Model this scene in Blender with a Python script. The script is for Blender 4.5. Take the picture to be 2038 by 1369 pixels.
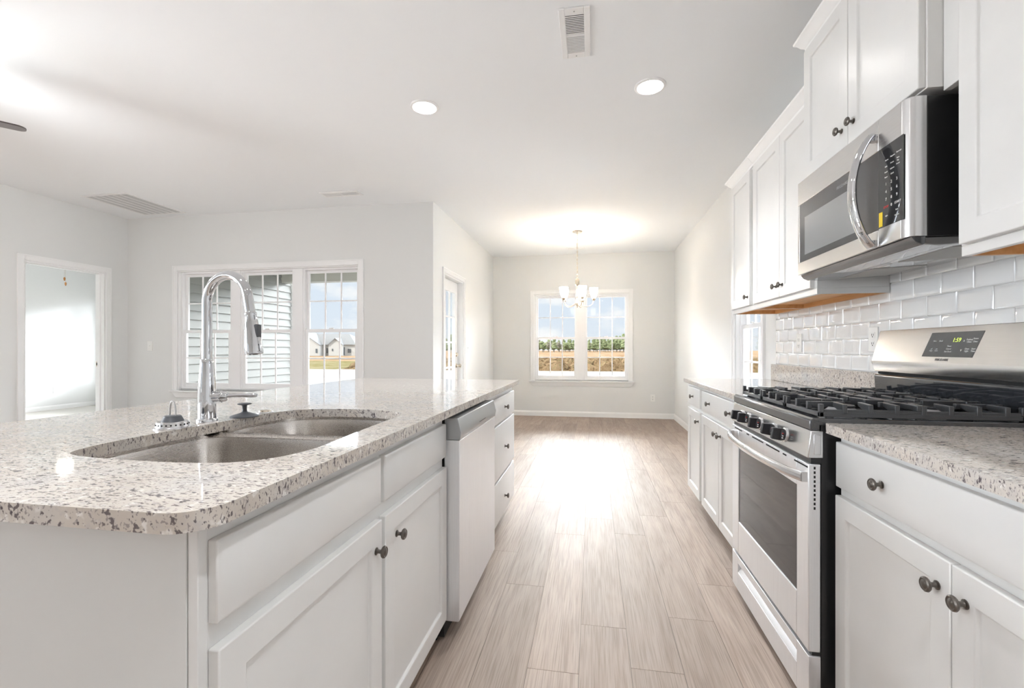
import bpy, bmesh, math, random
from mathutils import Vector, Matrix

for o in list(bpy.data.objects):
    bpy.data.objects.remove(o, do_unlink=True)
SC = bpy.context.scene
COL = SC.collection
PI = math.pi
R = math.radians
rng = random.Random(7)

# ------------------------------------------------------------------ camera
YAW = math.atan(160 / 915)
cd = bpy.data.cameras.new('camera')
cd.sensor_width = 36
cd.lens = 915 / 2038 * 36
cd.shift_y = 10.1 / 2038
cd.clip_start = 0.02
cd.clip_end = 2000
cam = bpy.data.objects.new('camera', cd)
COL.objects.link(cam)
cam.location = (0, 0, 1.14)
cam.rotation_euler = (PI / 2, 0, YAW)
SC.camera = cam

# ------------------------------------------------------------------ exposure
vs = SC.view_settings
vs.view_transform = 'Standard'
vs.look = 'None'
vs.gamma = 1
vs.use_curve_mapping = False
vs.exposure = 1.27
SC.cycles.use_denoising = True
SC.cycles.max_bounces = 10
SC.cycles.diffuse_bounces = 6
SC.cycles.glossy_bounces = 5
SC.cycles.transparent_max_bounces = 16
SC.cycles.sample_clamp_indirect = 8

# ------------------------------------------------------------------ world sky
W = bpy.data.worlds.new('sky')
SC.world = W
W.use_nodes = True
nt = W.node_tree
nt.nodes.clear()


def N(tree, t, **kw):
    n = tree.nodes.new(t)
    for k, v in kw.items():
        if k.startswith('i_'):
            n.inputs[int(k[2:]) if k[2:].isdigit() else k[2:].replace('_', ' ')].default_value = v
        else:
            setattr(n, k, v)
    return n


def ramp(tree, stops, interp='LINEAR'):
    n = tree.nodes.new('ShaderNodeValToRGB')
    cr = n.color_ramp
    cr.interpolation = interp
    while len(cr.elements) < len(stops):
        cr.elements.new(0.5)
    for e, (p, c) in zip(cr.elements, stops):
        e.position = p
        e.color = c if len(c) == 4 else (*c, 1)
    return n


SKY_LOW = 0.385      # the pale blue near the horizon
SKY_HIGH = 34.0      # added bright band above the window views, lights the rooms and floor
SKY_EAST = 6.2     # glare added to both sides of the house to brighten the rooms
tc = N(nt, 'ShaderNodeTexCoord')
sep = N(nt, 'ShaderNodeSeparateXYZ')
nt.links.new(tc.outputs['Generated'], sep.inputs[0])
rp = ramp(nt, [(0.0, (.86, .91, .97)), (0.06, (.82, .90, 1.0)), (0.14, (.79, .885, 1.0)), (0.3, (.95, .98, 1.0))])
nt.links.new(sep.outputs[2], rp.inputs[0])
mp = N(nt, 'ShaderNodeMapping')
mp.inputs['Scale'].default_value = (7, 7, 16)
nt.links.new(tc.outputs['Generated'], mp.inputs[0])
nz = N(nt, 'ShaderNodeTexNoise')
nz.inputs['Scale'].default_value = 1.0
nz.inputs['Detail'].default_value = 7
nz.inputs['Roughness'].default_value = 0.55
nt.links.new(mp.outputs[0], nz.inputs['Vector'])
cr2 = ramp(nt, [(0.50, (0, 0, 0)), (0.62, (1, 1, 1))])
nt.links.new(nz.outputs[0], cr2.inputs[0])
mx = N(nt, 'ShaderNodeMix', data_type='RGBA')
nt.links.new(cr2.outputs[0], mx.inputs[0])
nt.links.new(rp.outputs[0], mx.inputs[6])
mx.inputs[7].default_value = (1.05, 1.05, 1.06, 1)


def span(src, f0, f1, t0, t1):
    n = N(nt, 'ShaderNodeMapRange', interpolation_type='SMOOTHSTEP')
    for k, v in zip(('From Min', 'From Max', 'To Min', 'To Max'), (f0, f1, t0, t1)):
        n.inputs[k].default_value = v
    nt.links.new(src, n.inputs[0])
    return n.outputs[0]


def mth(op, a, b_):
    n = N(nt, 'ShaderNodeMath', operation=op)
    for i, v in enumerate((a, b_)):
        if isinstance(v, (int, float)):
            n.inputs[i].default_value = v
        else:
            nt.links.new(v, n.inputs[i])
    return n.outputs[0]


band = mth('MULTIPLY', span(sep.outputs[2], .150, .200, 0, 1), span(sep.outputs[2], .34, .46, 1, 0))      # added light band, out of direct view
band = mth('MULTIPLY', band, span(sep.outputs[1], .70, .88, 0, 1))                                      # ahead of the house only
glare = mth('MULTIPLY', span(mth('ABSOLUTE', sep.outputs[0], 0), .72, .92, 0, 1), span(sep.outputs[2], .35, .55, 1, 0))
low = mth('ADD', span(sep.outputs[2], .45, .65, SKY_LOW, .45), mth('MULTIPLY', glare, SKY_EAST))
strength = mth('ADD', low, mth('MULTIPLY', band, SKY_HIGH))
bg = N(nt, 'ShaderNodeBackground')
nt.links.new(mx.outputs[2], bg.inputs[0])
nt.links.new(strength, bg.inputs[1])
wo = N(nt, 'ShaderNodeOutputWorld')
nt.links.new(bg.outputs[0], wo.inputs[0])

# ------------------------------------------------------------------ sun
sd = bpy.data.lights.new('sun', 'SUN')
sd.energy = 2.9
sd.angle = R(2)
sd.color = (1, .96, .90)
so = bpy.data.objects.new('sun', sd)
COL.objects.link(so)
so.rotation_euler = (R(52), 0, R(-52))     # from behind the camera, over the living room side

CAN_L = 14.0
CAN_W = 43.0         # the spot inside each recessed lamp         # radiance of the recessed lamps' lenses
FAN_L = 98.0
SHADE_L = 11.0


# ------------------------------------------------------------------ materials
MATS = {}


def base_mat(name):
    m = bpy.data.materials.new(name)
    m.use_nodes = True
    t = m.node_tree
    b = t.nodes['Principled BSDF']
    MATS[name] = m
    return m, t, b


def mat(name, col, rough=.5, metal=0.0, spec=.5, bump=None, coat=0.0, vary=0.0):
    """plain surface with a faint procedural unevenness"""
    m, t, b = base_mat(name)
    b.inputs['Base Color'].default_value = (*col, 1)
    b.inputs['Roughness'].default_value = rough
    b.inputs['Metallic'].default_value = metal
    b.inputs['Specular IOR Level'].default_value = spec
    b.inputs['Coat Weight'].default_value = coat
    if bump or vary:
        c = N(t, 'ShaderNodeTexCoord')
        n = N(t, 'ShaderNodeTexNoise')
        n.inputs['Scale'].default_value = bump[0] if bump else 8
        n.inputs['Detail'].default_value = 4
        t.links.new(c.outputs['Object'], n.inputs['Vector'])
        if bump:
            bp = N(t, 'ShaderNodeBump')
            bp.inputs['Strength'].default_value = bump[1]
            bp.inputs['Distance'].default_value = .002
            t.links.new(n.outputs[0], bp.inputs['Height'])
            t.links.new(bp.outputs[0], b.inputs['Normal'])
        if vary:
            r = ramp(t, [(.3, tuple(x * (1 - vary) for x in col)), (.7, tuple(min(1, x * (1 + vary)) for x in col))])
            t.links.new(n.outputs[0], r.inputs[0])
            t.links.new(r.outputs[0], b.inputs['Base Color'])
    return m


def emit(name, col, s):
    m, t, b = base_mat(name)
    b.inputs['Base Color'].default_value = (*col, 1)
    b.inputs['Emission Color'].default_value = (*col, 1)
    b.inputs['Emission Strength'].default_value = s
    return m


WALL = mat('wall_paint', (.76, .765, .755), .6, spec=.3, bump=(160, .05))
CEIL = mat('ceiling_paint', (.875, .895, .91), .75, spec=.2, bump=(120, .05))
TRIM = mat('white_trim_paint', (.87, .87, .865), .32)
VINYL = mat('white_window_vinyl', (.88, .88, .885), .3)
CAB = mat('white_cabinet_paint', (.735, .732, .72), .30, spec=.45, vary=.015)
PANEL = mat('shaded_end_panel_paint', (.66, .66, .645), .42, spec=.4)  # cabinet white made greyer, the panel's shade put into the colour
BRONZE = mat('dark_bronze', (.16, .145, .13), .30, metal=.9)
CHROME = mat('chrome', (.64, .65, .67), .04, metal=1)
NICKEL = mat('brushed_nickel', (.74, .66, .55), .22, metal=1)
BLACKG = mat('black_glass', (.022, .023, .025), .05, spec=.6)
BLACKE = mat('black_enamel', (.030, .033, .038), .10, spec=.8, coat=.8)
BLACKP = mat('black_plastic', (.016, .016, .018), .30)
BLACKM = mat('black_painted_side', (.012, .012, .013), .28)
IRON = mat('cast_iron', (.045, .048, .053), .30, spec=.7, bump=(300, .2))
GREYP = mat('grey_plastic', (.42, .42, .43), .3)
DWGREY = mat('grey_control_housing', (.40, .41, .42), .25, metal=.35)
DARK = mat('dark_void', (.01, .01, .01), .8)
WHITEP = mat('white_plastic', (.85, .85, .83), .3)
RUBBER = mat('dark_grey_rubber', (.075, .08, .09), .45)
INK = mat('pale_lettering', (.75, .75, .74), .5)
INKD = mat('grey_lettering', (.16, .16, .16), .5)
REDINK = mat('red_lettering', (.65, .03, .03), .5)
YELLOW = mat('yellow_sticker', (.85, .62, .03), .5)
GROUT = mat('grout', (.74, .74, .72), .8)
TILE = mat('glossy_white_tile', (.78, .785, .785), .04, spec=.8, coat=1.0)
LENS = emit('lamp_lens_lit', (1, .98, .95), CAN_L)
FANLENS = emit('fan_globe_lit', (.95, .98, 1.0), FAN_L)
DIMLENS = emit('dim_globe_lit', (1, .90, .78), 9.0)
OLED = emit('green_display', (.50, .66, .10), .45)
VENTD = mat('vent_shadow', (.10, .105, .11), .8)
VENTG = mat('grey_damper', (.52, .53, .54), .5)
BLADE = mat('dark_fan_blade', (.085, .068, .066), .4, vary=.12)
CARPET = mat('pale_carpet', (.70, .68, .64), .95, spec=.1, bump=(400, .5))
CONC = mat('pale_concrete', (.26, .256, .248), .9, spec=0, vary=.04)
ROOFM = mat('grey_shingles', (.22, .225, .23), .9, spec=.1, vary=.1)
HOUSEW = mat('white_house_siding', (.42, .415, .40), .8, spec=.1)
HOUSED = mat('dark_house_window', (.10, .11, .12), .2)
SOFFIT = mat('beige_porch_beam', (.45, .445, .40), .6)
MESHM = mat('filter_mesh', (.42, .41, .39), .4, metal=.8, bump=(500, 1.0))


def shade_glass():
    m, t, b = base_mat('alabaster_shade_lit')
    b.inputs['Base Color'].default_value = (.95, .86, .72, 1)
    b.inputs['Roughness'].default_value = .35
    b.inputs['Emission Color'].default_value = (1, .985, .965, 1)
    b.inputs['Emission Strength'].default_value = SHADE_L
    tr = N(t, 'ShaderNodeBsdfTranslucent')
    tr.inputs[0].default_value = (1, .96, .90, 1)
    mi = N(t, 'ShaderNodeMixShader')
    mi.inputs[0].default_value = .4
    t.links.new(b.outputs[0], mi.inputs[1])
    t.links.new(tr.outputs[0], mi.inputs[2])
    t.links.new(mi.outputs[0], t.nodes['Material Output'].inputs[0])
    return m


SHADE = shade_glass()
BULB = emit('bulb_lit', (1, .98, .95), 70)


def glass_mat(name, tint=(1, 1, 1)):
    m = bpy.data.materials.new(name)
    m.use_nodes = True
    t = m.node_tree
    t.nodes.clear()
    tr = N(t, 'ShaderNodeBsdfTransparent')
    tr.inputs[0].default_value = (*tint, 1)
    gl = N(t, 'ShaderNodeBsdfGlossy')
    gl.inputs['Roughness'].default_value = .0
    lw = N(t, 'ShaderNodeLayerWeight')
    lw.inputs[0].default_value = .5
    pw = N(t, 'ShaderNodeMath', operation='POWER')
    pw.inputs[1].default_value = 5
    t.links.new(lw.outputs['Facing'], pw.inputs[0])
    fr = N(t, 'ShaderNodeMath', operation='MULTIPLY_ADD')
    fr.inputs[1].default_value = .85
    fr.inputs[2].default_value = .005
    t.links.new(pw.outputs[0], fr.inputs[0])
    mi = N(t, 'ShaderNodeMixShader')
    out = N(t, 'ShaderNodeOutputMaterial')
    t.links.new(fr.outputs[0], mi.inputs[0])
    t.links.new(tr.outputs[0], mi.inputs[1])
    t.links.new(gl.outputs[0], mi.inputs[2])
    t.links.new(mi.outputs[0], out.inputs[0])
    return m


GLASS = glass_mat('window_glass', (.99, 1, 1))


def steel_mat(name, col=(.70, .70, .705), rough=.24, axis=1, amp=.10):
    m, t, b = base_mat(name)
    b.inputs['Metallic'].default_value = 1
    c = N(t, 'ShaderNodeTexCoord')
    mpn = N(t, 'ShaderNodeMapping')
    s = [900, 900, 900]
    s[axis] = 6
    mpn.inputs['Scale'].default_value = s
    t.links.new(c.outputs['Object'], mpn.inputs[0])
    n = N(t, 'ShaderNodeTexNoise')
    n.inputs['Scale'].default_value = 1
    n.inputs['Detail'].default_value = 3
    t.links.new(mpn.outputs[0], n.inputs['Vector'])
    r = ramp(t, [(.25, tuple(x * .93 for x in col)), (.75, tuple(min(1, x * 1.05) for x in col))])
    t.links.new(n.outputs[0], r.inputs[0])
    t.links.new(r.outputs[0], b.inputs['Base Color'])
    m2 = N(t, 'ShaderNodeMapRange')
    m2.inputs['To Min'].default_value = rough - amp * .5
    m2.inputs['To Max'].default_value = rough + amp * .5
    t.links.new(n.outputs[0], m2.inputs[0])
    t.links.new(m2.outputs[0], b.inputs['Roughness'])
    return m


STEEL = steel_mat('brushed_steel', axis=1)
STEELV = steel_mat('brushed_steel_upright', col=(.85, .86, .88), rough=.30, axis=2)
STEELV.node_tree.nodes['Principled BSDF'].inputs['Metallic'].default_value = .6
SINKST = steel_mat('sink_steel', (.62, .59, .56), .27, axis=1, amp=.12)


def granite():
    m, t, b = base_mat('speckled_granite')
    c = N(t, 'ShaderNodeTexCoord')
    L = t.links.new

    def noise(scale, detail=3, rot=0.0, stretch=1.0, rough=.5, seed=0.0):
        mp_ = N(t, 'ShaderNodeMapping')
        mp_.inputs['Location'].default_value = (seed, seed * .7, seed * 1.3)
        mp_.inputs['Rotation'].default_value = (0, 0, rot)
        mp_.inputs['Scale'].default_value = (1, stretch, 1)
        L(c.outputs['Object'], mp_.inputs[0])
        n_ = N(t, 'ShaderNodeTexNoise')
        n_.inputs['Scale'].default_value = scale
        n_.inputs['Detail'].default_value = detail
        n_.inputs['Roughness'].default_value = rough
        L(mp_.outputs[0], n_.inputs['Vector'])
        return n_.outputs[0]

    def layer(fac, lo, hi, amt, a, col):
        r_ = ramp(t, [(lo, (0, 0, 0)), (hi, (amt, amt, amt))])
        L(fac, r_.inputs[0])
        q = N(t, 'ShaderNodeMix', data_type='RGBA')
        L(r_.outputs[0], q.inputs[0])
        L(a, q.inputs[6])
        q.inputs[7].default_value = (*col, 1)
        return q.outputs[2]

    r1 = ramp(t, [(.35, (.55, .495, .44)), (.5, (.60, .55, .495)), (.68, (.54, .515, .49))])
    L(noise(7, 4), r1.inputs[0])
    col = r1.outputs[0]
    col = layer(noise(42, 3, .5, 1.5, .6, 3), .52, .66, .7, col, (.50, .465, .445))     # grey-brown clouds
    col = layer(noise(55, 2, -.4, 1.2, .5, 7), .60, .70, .8, col, (.78, .755, .72))      # pale quartz
    col = layer(noise(150, 2, .62, 2.0, .5, 1), .59, .65, .8, col, (.25, .22, .215))   # pepper
    col = layer(noise(78, 2.5, .62, 2.2, .55, 5), .59, .635, .92, col, (.12, .10, .105))  # dark flecks
    col = layer(noise(34, 3, .62, 1.9, .6, 9), .64, .675, .94, col, (.085, .07, .08))  # plum-grey grains
    L(col, b.inputs['Base Color'])
    b.inputs['Roughness'].default_value = .06
    b.inputs['Specular IOR Level'].default_value = .55
    return m


GRANITE = granite()


def plank_floor():
    m, t, b = base_mat('greyed_oak_planks')
    L = t.links.new
    c = N(t, 'ShaderNodeTexCoord')
    at = N(t, 'ShaderNodeAttribute', attribute_name='tone')
    sepa = N(t, 'ShaderNodeSeparateColor')
    L(at.outputs['Color'], sepa.inputs[0])
    # every plank shifts the grain by its own tone
    cmb = N(t, 'ShaderNodeCombineXYZ')
    ml = N(t, 'ShaderNodeMath', operation='MULTIPLY')
    ml.inputs[1].default_value = 37.0
    L(sepa.outputs[0], ml.inputs[0])
    L(ml.outputs[0], cmb.inputs[1])
    L(ml.outputs[0], cmb.inputs[2])
    ad = N(t, 'ShaderNodeVectorMath', operation='ADD')
    L(c.outputs['Object'], ad.inputs[0])
    L(cmb.outputs[0], ad.inputs[1])

    def grain(scale, sy, detail, dist=0.0):
        mp_ = N(t, 'ShaderNodeMapping')
        mp_.inputs['Scale'].default_value = (1, sy, 1)
        L(ad.outputs[0], mp_.inputs[0])
        n_ = N(t, 'ShaderNodeTexNoise')
        n_.inputs['Scale'].default_value = scale
        n_.inputs['Detail'].default_value = detail
        n_.inputs['Distortion'].default_value = dist
        L(mp_.outputs[0], n_.inputs['Vector'])
        return n_

    g1 = grain(9, .13, 5, 1.2)
    g2 = grain(260, .02, 3)
    r1 = ramp(t, [(.22, (.31, .235, .19)), (.5, (.38, .30, .25)), (.78, (.43, .35, .30))])
    L(g1.outputs[0], r1.inputs[0])
    r2 = ramp(t, [(.36, (.70, .69, .68)), (.54, (1, 1, 1)), (.70, (1.06, 1.06, 1.06))])
    L(g2.outputs[0], r2.inputs[0])
    q = N(t, 'ShaderNodeMix', data_type='RGBA', blend_type='MULTIPLY')
    q.inputs[0].default_value = .8
    L(r1.outputs[0], q.inputs[6])
    L(r2.outputs[0], q.inputs[7])
    r3 = ramp(t, [(0, (.88, .87, .86)), (1, (1.08, 1.07, 1.06))])
    L(sepa.outputs[1], r3.inputs[0])
    q2 = N(t, 'ShaderNodeMix', data_type='RGBA', blend_type='MULTIPLY')
    q2.inputs[0].default_value = 1
    L(q.outputs[2], q2.inputs[6])
    L(r3.outputs[0], q2.inputs[7])
    q3 = N(t, 'ShaderNodeMix', data_type='RGBA')       # the seams' dark bed
    L(sepa.outputs[2], q3.inputs[0])
    L(q2.outputs[2], q3.inputs[6])
    q3.inputs[7].default_value = (.12, .095, .08, 1)
    L(q3.outputs[2], b.inputs['Base Color'])
    b.inputs['Roughness'].default_value = .62
    b.inputs['Specular IOR Level'].default_value = .55
    bp = N(t, 'ShaderNodeBump')
    bp.inputs['Strength'].default_value = .25
    bp.inputs['Distance'].default_value = .0015
    L(g2.outputs[0], bp.inputs['Height'])
    L(bp.outputs[0], b.inputs['Normal'])
    return m


FLOORM = plank_floor()


def wood_mat():
    m, t, b = base_mat('raw_maple_underside')
    c = N(t, 'ShaderNodeTexCoord')
    mp_ = N(t, 'ShaderNodeMapping')
    mp_.inputs['Scale'].default_value = (18, 2, 18)
    t.links.new(c.outputs['Object'], mp_.inputs[0])
    n_ = N(t, 'ShaderNodeTexNoise')
    n_.inputs['Scale'].default_value = 2
    n_.inputs['Detail'].default_value = 4
    t.links.new(mp_.outputs[0], n_.inputs['Vector'])
    r = ramp(t, [(.3, (.60, .31, .115)), (.7, (.72, .42, .19))])
    t.links.new(n_.outputs[0], r.inputs[0])
    t.links.new(r.outputs[0], b.inputs['Base Color'])
    b.inputs['Roughness'].default_value = .5
    return m


WOOD = wood_mat()


def ground_mat(name, stops, scale, sy=1.0, rough=.95):
    m, t, b = base_mat(name)
    c = N(t, 'ShaderNodeTexCoord')
    mp_ = N(t, 'ShaderNodeMapping')
    mp_.inputs['Scale'].default_value = (1, sy, 1)
    t.links.new(c.outputs['Object'], mp_.inputs[0])
    n_ = N(t, 'ShaderNodeTexNoise')
    n_.inputs['Scale'].default_value = scale
    n_.inputs['Detail'].default_value = 6
    n_.inputs['Roughness'].default_value = .65
    t.links.new(mp_.outputs[0], n_.inputs['Vector'])
    r = ramp(t, stops)
    t.links.new(n_.outputs[0], r.inputs[0])
    t.links.new(r.outputs[0], b.inputs['Base Color'])
    b.inputs['Roughness'].default_value = rough
    b.inputs['Specular IOR Level'].default_value = 0
    return m


MOUNDS = ground_mat('rough_brown_grass', [(.36, (0.038, 0.028, 0.013)), (.46, (0.138, 0.092, 0.052)), (.56, (0.167, 0.120, 0.073)), (.66, (0.083, 0.079, 0.030))], 5.5, .35)
FIELD = ground_mat('dry_tan_field', [(.35, (0.153, 0.098, 0.056)), (.5, (0.206, 0.145, 0.093)), (.65, (0.224, 0.172, 0.126))], .25, .3)
VERGE = ground_mat('green_grass_strip', [(.35, (0.107, 0.095, 0.041)), (.6, (0.163, 0.144, 0.088))], .5)
PINE = ground_mat('pine_green', [(.35, (0.077, 0.103, 0.054)), (.65, (0.217, 0.237, 0.135))], 1.2)
PINE2 = ground_mat('grey_brown_twigs', [(.35, (0.129, 0.124, 0.095)), (.65, (0.218, 0.208, 0.164))], 1.6)
BARK = ground_mat('grey_bark', [(.35, (0.110, 0.095, 0.080)), (.65, (0.180, 0.160, 0.140))], 3)


def siding_mat():
    return mat('grey_lap_siding', (.255, .257, .243), .6, spec=.25, bump=(60, .1))


SIDING = siding_mat()


# ------------------------------------------------------------------ mesh helpers
class MB:
    def __init__(s):
        s.bm = bmesh.new()

    def box(s, x0, x1, y0, y1, z0, z1):
        x0, x1 = sorted((x0, x1)); y0, y1 = sorted((y0, y1)); z0, z1 = sorted((z0, z1))
        v = [s.bm.verts.new(p) for p in ((x0, y0, z0), (x1, y0, z0), (x1, y1, z0), (x0, y1, z0), (x0, y0, z1), (x1, y0, z1), (x1, y1, z1), (x0, y1, z1))]
        for f in ((0, 3, 2, 1), (4, 5, 6, 7), (0, 1, 5, 4), (1, 2, 6, 5), (2, 3, 7, 6), (3, 0, 4, 7)):
            s.bm.faces.new([v[i] for i in f])
        return v

    def hexa(s, pts):
        v = [s.bm.verts.new(p) for p in pts]
        for f in ((0, 3, 2, 1), (4, 5, 6, 7), (0, 1, 5, 4), (1, 2, 6, 5), (2, 3, 7, 6), (3, 0, 4, 7)):
            s.bm.faces.new([v[i] for i in f])
        return v

    def prism(s, prof, fn, a, b):
        """prof: 2-D outline; fn(p, q, t) -> xyz; extruded from t=a to t=b"""
        A = [s.bm.verts.new(fn(p, q, a)) for p, q in prof]
        B = [s.bm.verts.new(fn(p, q, b)) for p, q in prof]
        n = len(prof)
        s.bm.faces.new(A[::-1])
        s.bm.faces.new(B)
        for i in range(n):
            j = (i + 1) % n
            s.bm.faces.new((A[i], A[j], B[j], B[i]))

    def lathe(s, prof, o=(0, 0, 0), axis=(0, 0, 1), seg=24, cap=True):
        ax = Vector(axis).normalized()
        q = ax.to_track_quat('Z', 'Y')
        o = Vector(o)
        rings = []
        for r, h in prof:
            if r < 1e-6:
                rings.append([s.bm.verts.new(o + q @ Vector((0, 0, h)))])
            else:
                rings.append([s.bm.verts.new(o + q @ Vector((r * math.cos(2 * PI * k / seg), r * math.sin(2 * PI * k / seg), h))) for k in range(seg)])
        for a, b in zip(rings, rings[1:]):
            for k in range(seg):
                k2 = (k + 1) % seg
                if len(a) == 1 and len(b) == 1:
                    break
                if len(a) == 1:
                    s.bm.faces.new((a[0], b[k2], b[k]))
                elif len(b) == 1:
                    s.bm.faces.new((a[k], a[k2], b[0]))
                else:
                    s.bm.faces.new((a[k], a[k2], b[k2], b[k]))
        if cap:
            if len(rings[0]) > 1:
                s.bm.faces.new(rings[0][::-1])
            if len(rings[-1]) > 1:
                s.bm.faces.new(rings[-1])

    def cyl(s, p0, p1, r0, r1=None, seg=16):
        p0 = Vector(p0); p1 = Vector(p1)
        d = p1 - p0
        s.lathe([(r0, 0), (r0 if r1 is None else r1, d.length)], p0, d, seg)

    def tube(s, pts, rad, seg=12, flat=None, up=(0, 0, 1), closed=False):
        """rad: number or list; flat=(a, b) scales the section along side and up axes"""
        pts = [Vector(p) for p in pts]
        n = len(pts)
        rings = []
        for i, p in enumerate(pts):
            if closed:
                tg = (pts[(i + 1) % n] - pts[i - 1]).normalized()
            else:
                tg = (pts[min(i + 1, n - 1)] - pts[max(i - 1, 0)]).normalized()
            u = Vector(up)
            side = tg.cross(u)
            if side.length < 1e-4:
                side = tg.cross(Vector((0, 1, 0)))
            side.normalize()
            u2 = side.cross(tg).normalized()
            r = rad[i] if isinstance(rad, (list, tuple)) else rad
            fa, fb = flat or (1, 1)
            rings.append([s.bm.verts.new(p + side * (r * fa * math.cos(2 * PI * k / seg)) + u2 * (r * fb * math.sin(2 * PI * k / seg))) for k in range(seg)])
        m = n if closed else n - 1
        for i in range(m):
            a, b = rings[i], rings[(i + 1) % n]
            for k in range(seg):
                k2 = (k + 1) % seg
                s.bm.faces.new((a[k], a[k2], b[k2], b[k]))
        if not closed:
            s.bm.faces.new(rings[0][::-1])
            s.bm.faces.new(rings[-1])

    def panel(s, T, w, h, th=.02, fr=.057, rec=.009, step=.004):
        """recessed-panel front; T(u, v, n) -> xyz, n=th at the face"""
        def ring(a, n):
            return [s.bm.verts.new(T(u, v, n)) for u, v in ((a, a), (w - a, a), (w - a, h - a), (a, h - a))]
        r0 = ring(0, 0)
        r1 = ring(0, th)
        r2 = ring(fr, th)
        r3 = ring(fr + step, th - rec)
        s.bm.faces.new(r0[::-1])
        for a, b in ((r0, r1), (r1, r2), (r2, r3)):
            for k in range(4):
                k2 = (k + 1) % 4
                s.bm.faces.new((a[k], a[k2], b[k2], b[k]))
        s.bm.faces.new(r3)

    def slab(s, T, w, h, th=.02, ease=.008):
        def ring(a, n):
            return [s.bm.verts.new(T(u, v, n)) for u, v in ((a, a), (w - a, a), (w - a, h - a), (a, h - a))]
        r0 = ring(0, 0)
        r1 = ring(0, th - ease * .5)
        r2 = ring(ease, th)
        s.bm.faces.new(r0[::-1])
        for a, b in ((r0, r1), (r1, r2)):
            for k in range(4):
                k2 = (k + 1) % 4
                s.bm.faces.new((a[k], a[k2], b[k2], b[k]))
        s.bm.faces.new(r2)

    def text(s, string, size, M, depth=.0004, align='CENTER', shear=0.0):
        cu = bpy.data.curves.new('t', 'FONT')
        cu.body = string
        cu.size = size
        cu.extrude = depth
        cu.align_x = align
        cu.align_y = 'CENTER'
        cu.shear = shear
        cu.resolution_u = 2
        ob = bpy.data.objects.new('t', cu)
        COL.objects.link(ob)
        dg = bpy.context.evaluated_depsgraph_get()
        me = bpy.data.meshes.new_from_object(ob.evaluated_get(dg))
        me.transform(M)
        s.bm.from_mesh(me)
        bpy.data.meshes.remove(me)
        bpy.data.objects.remove(ob, do_unlink=True)
        bpy.data.curves.remove(cu)

    def build(s, name, material, parent=None, bevel=0.0, seg=2, origin=None, smooth=True, normals=True):
        bm = s.bm
        if normals:
            bmesh.ops.recalc_face_normals(bm, faces=bm.faces[:])
        o0 = Vector(origin) if origin is not None else (root_origin(parent) if parent else Vector((0, 0, 0)))
        bmesh.ops.translate(bm, verts=bm.verts[:], vec=-o0)
        if smooth:
            for f in bm.faces:
                f.smooth = True
            for e in bm.edges:
                if len(e.link_faces) == 2:
                    e.smooth = e.calc_face_angle(0) < R(35)
                else:
                    e.smooth = False
        me = bpy.data.meshes.new(name)
        bm.to_mesh(me)
        bm.free()
        me.materials.append(material)
        ob = bpy.data.objects.new(name, me)
        COL.objects.link(ob)
        if parent:
            ob.parent = parent
        else:
            ob.location = o0
        if bevel:
            md = ob.modifiers.new('edge', 'BEVEL')
            md.width = bevel
            md.segments = seg
            md.limit_method = 'ANGLE'
            md.angle_limit = R(40)
            md.harden_normals = False
        return ob


def root_origin(o):
    while o.parent:
        o = o.parent
    return Vector(o.location)


def thing(name, label, cat, loc=(0, 0, 0), group=None, kind=None):
    o = bpy.data.objects.new(name, None)
    o.empty_display_size = .05
    COL.objects.link(o)
    o.location = loc
    if label:
        o['label'] = label
    if cat:
        o['category'] = cat
    if group:
        o['group'] = group
    if kind:
        o['kind'] = kind
    return o


def tag(o, label=None, cat=None, group=None, kind=None):
    if label:
        o['label'] = label
    if cat:
        o['category'] = cat
    if group:
        o['group'] = group
    if kind:
        o['kind'] = kind
    return o


def copy_tree(o, parent=None):
    c = o.copy()
    COL.objects.link(c)
    if parent:
        c.parent = parent
    for ch in list(o.children):
        copy_tree(ch, c)
    return c


def struct(name, mb, material, bevel=0.0, label=None, smooth=False):
    o = mb.build(name, material, None, bevel, smooth=smooth)
    o['kind'] = 'structure'
    if label:
        o['label'] = label
        o['category'] = name.split('_')[0]
    return o


def tface(plane, sgn, y0, z0):
    """local frame of a cabinet front standing at x=plane (its back face), facing sgn along x"""
    return lambda u, v, n: (plane + sgn * n, y0 + u, z0 + v)


def facing_left(x, y, z):
    """matrix for lettering read by someone who looks along +x"""
    return Matrix(((0, 0, -1, x), (-1, 0, 0, y), (0, 1, 0, z), (0, 0, 0, 1)))


_knob = None


def knob(parent, pos, n):
    """mushroom knob with a ringed face; copies share one mesh"""
    global _knob
    ro = root_origin(parent)
    if _knob is None:
        b = MB()
        b.lathe([(.0095, 0), (.0095, .002), (.006, .0035), (.0048, .008), (.0052, .013), (.0085, .0165), (.0140, .0185), (.0158, .0215),
                 (.0152, .0245), (.0125, .0268), (.0100, .0258), (.0088, .0262), (.0070, .0275), (.0035, .0285), (0, .0287)], seg=28)
        o = b.build('knob', BRONZE)
        _knob = o.data
        bpy.data.objects.remove(o)
    o = bpy.data.objects.new('knob', _knob)
    COL.objects.link(o)
    o.parent = parent
    o.location = Vector(pos) - ro
    o.rotation_euler = (0, PI / 2 * n, 0)
    return o


# ================================================================== SHELL
CH = 2.74
XR, YF, XL, YL, XD = 1.313, 7.82, -1.70, 4.76, -5.64
YB = -3.6
T = .12

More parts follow.
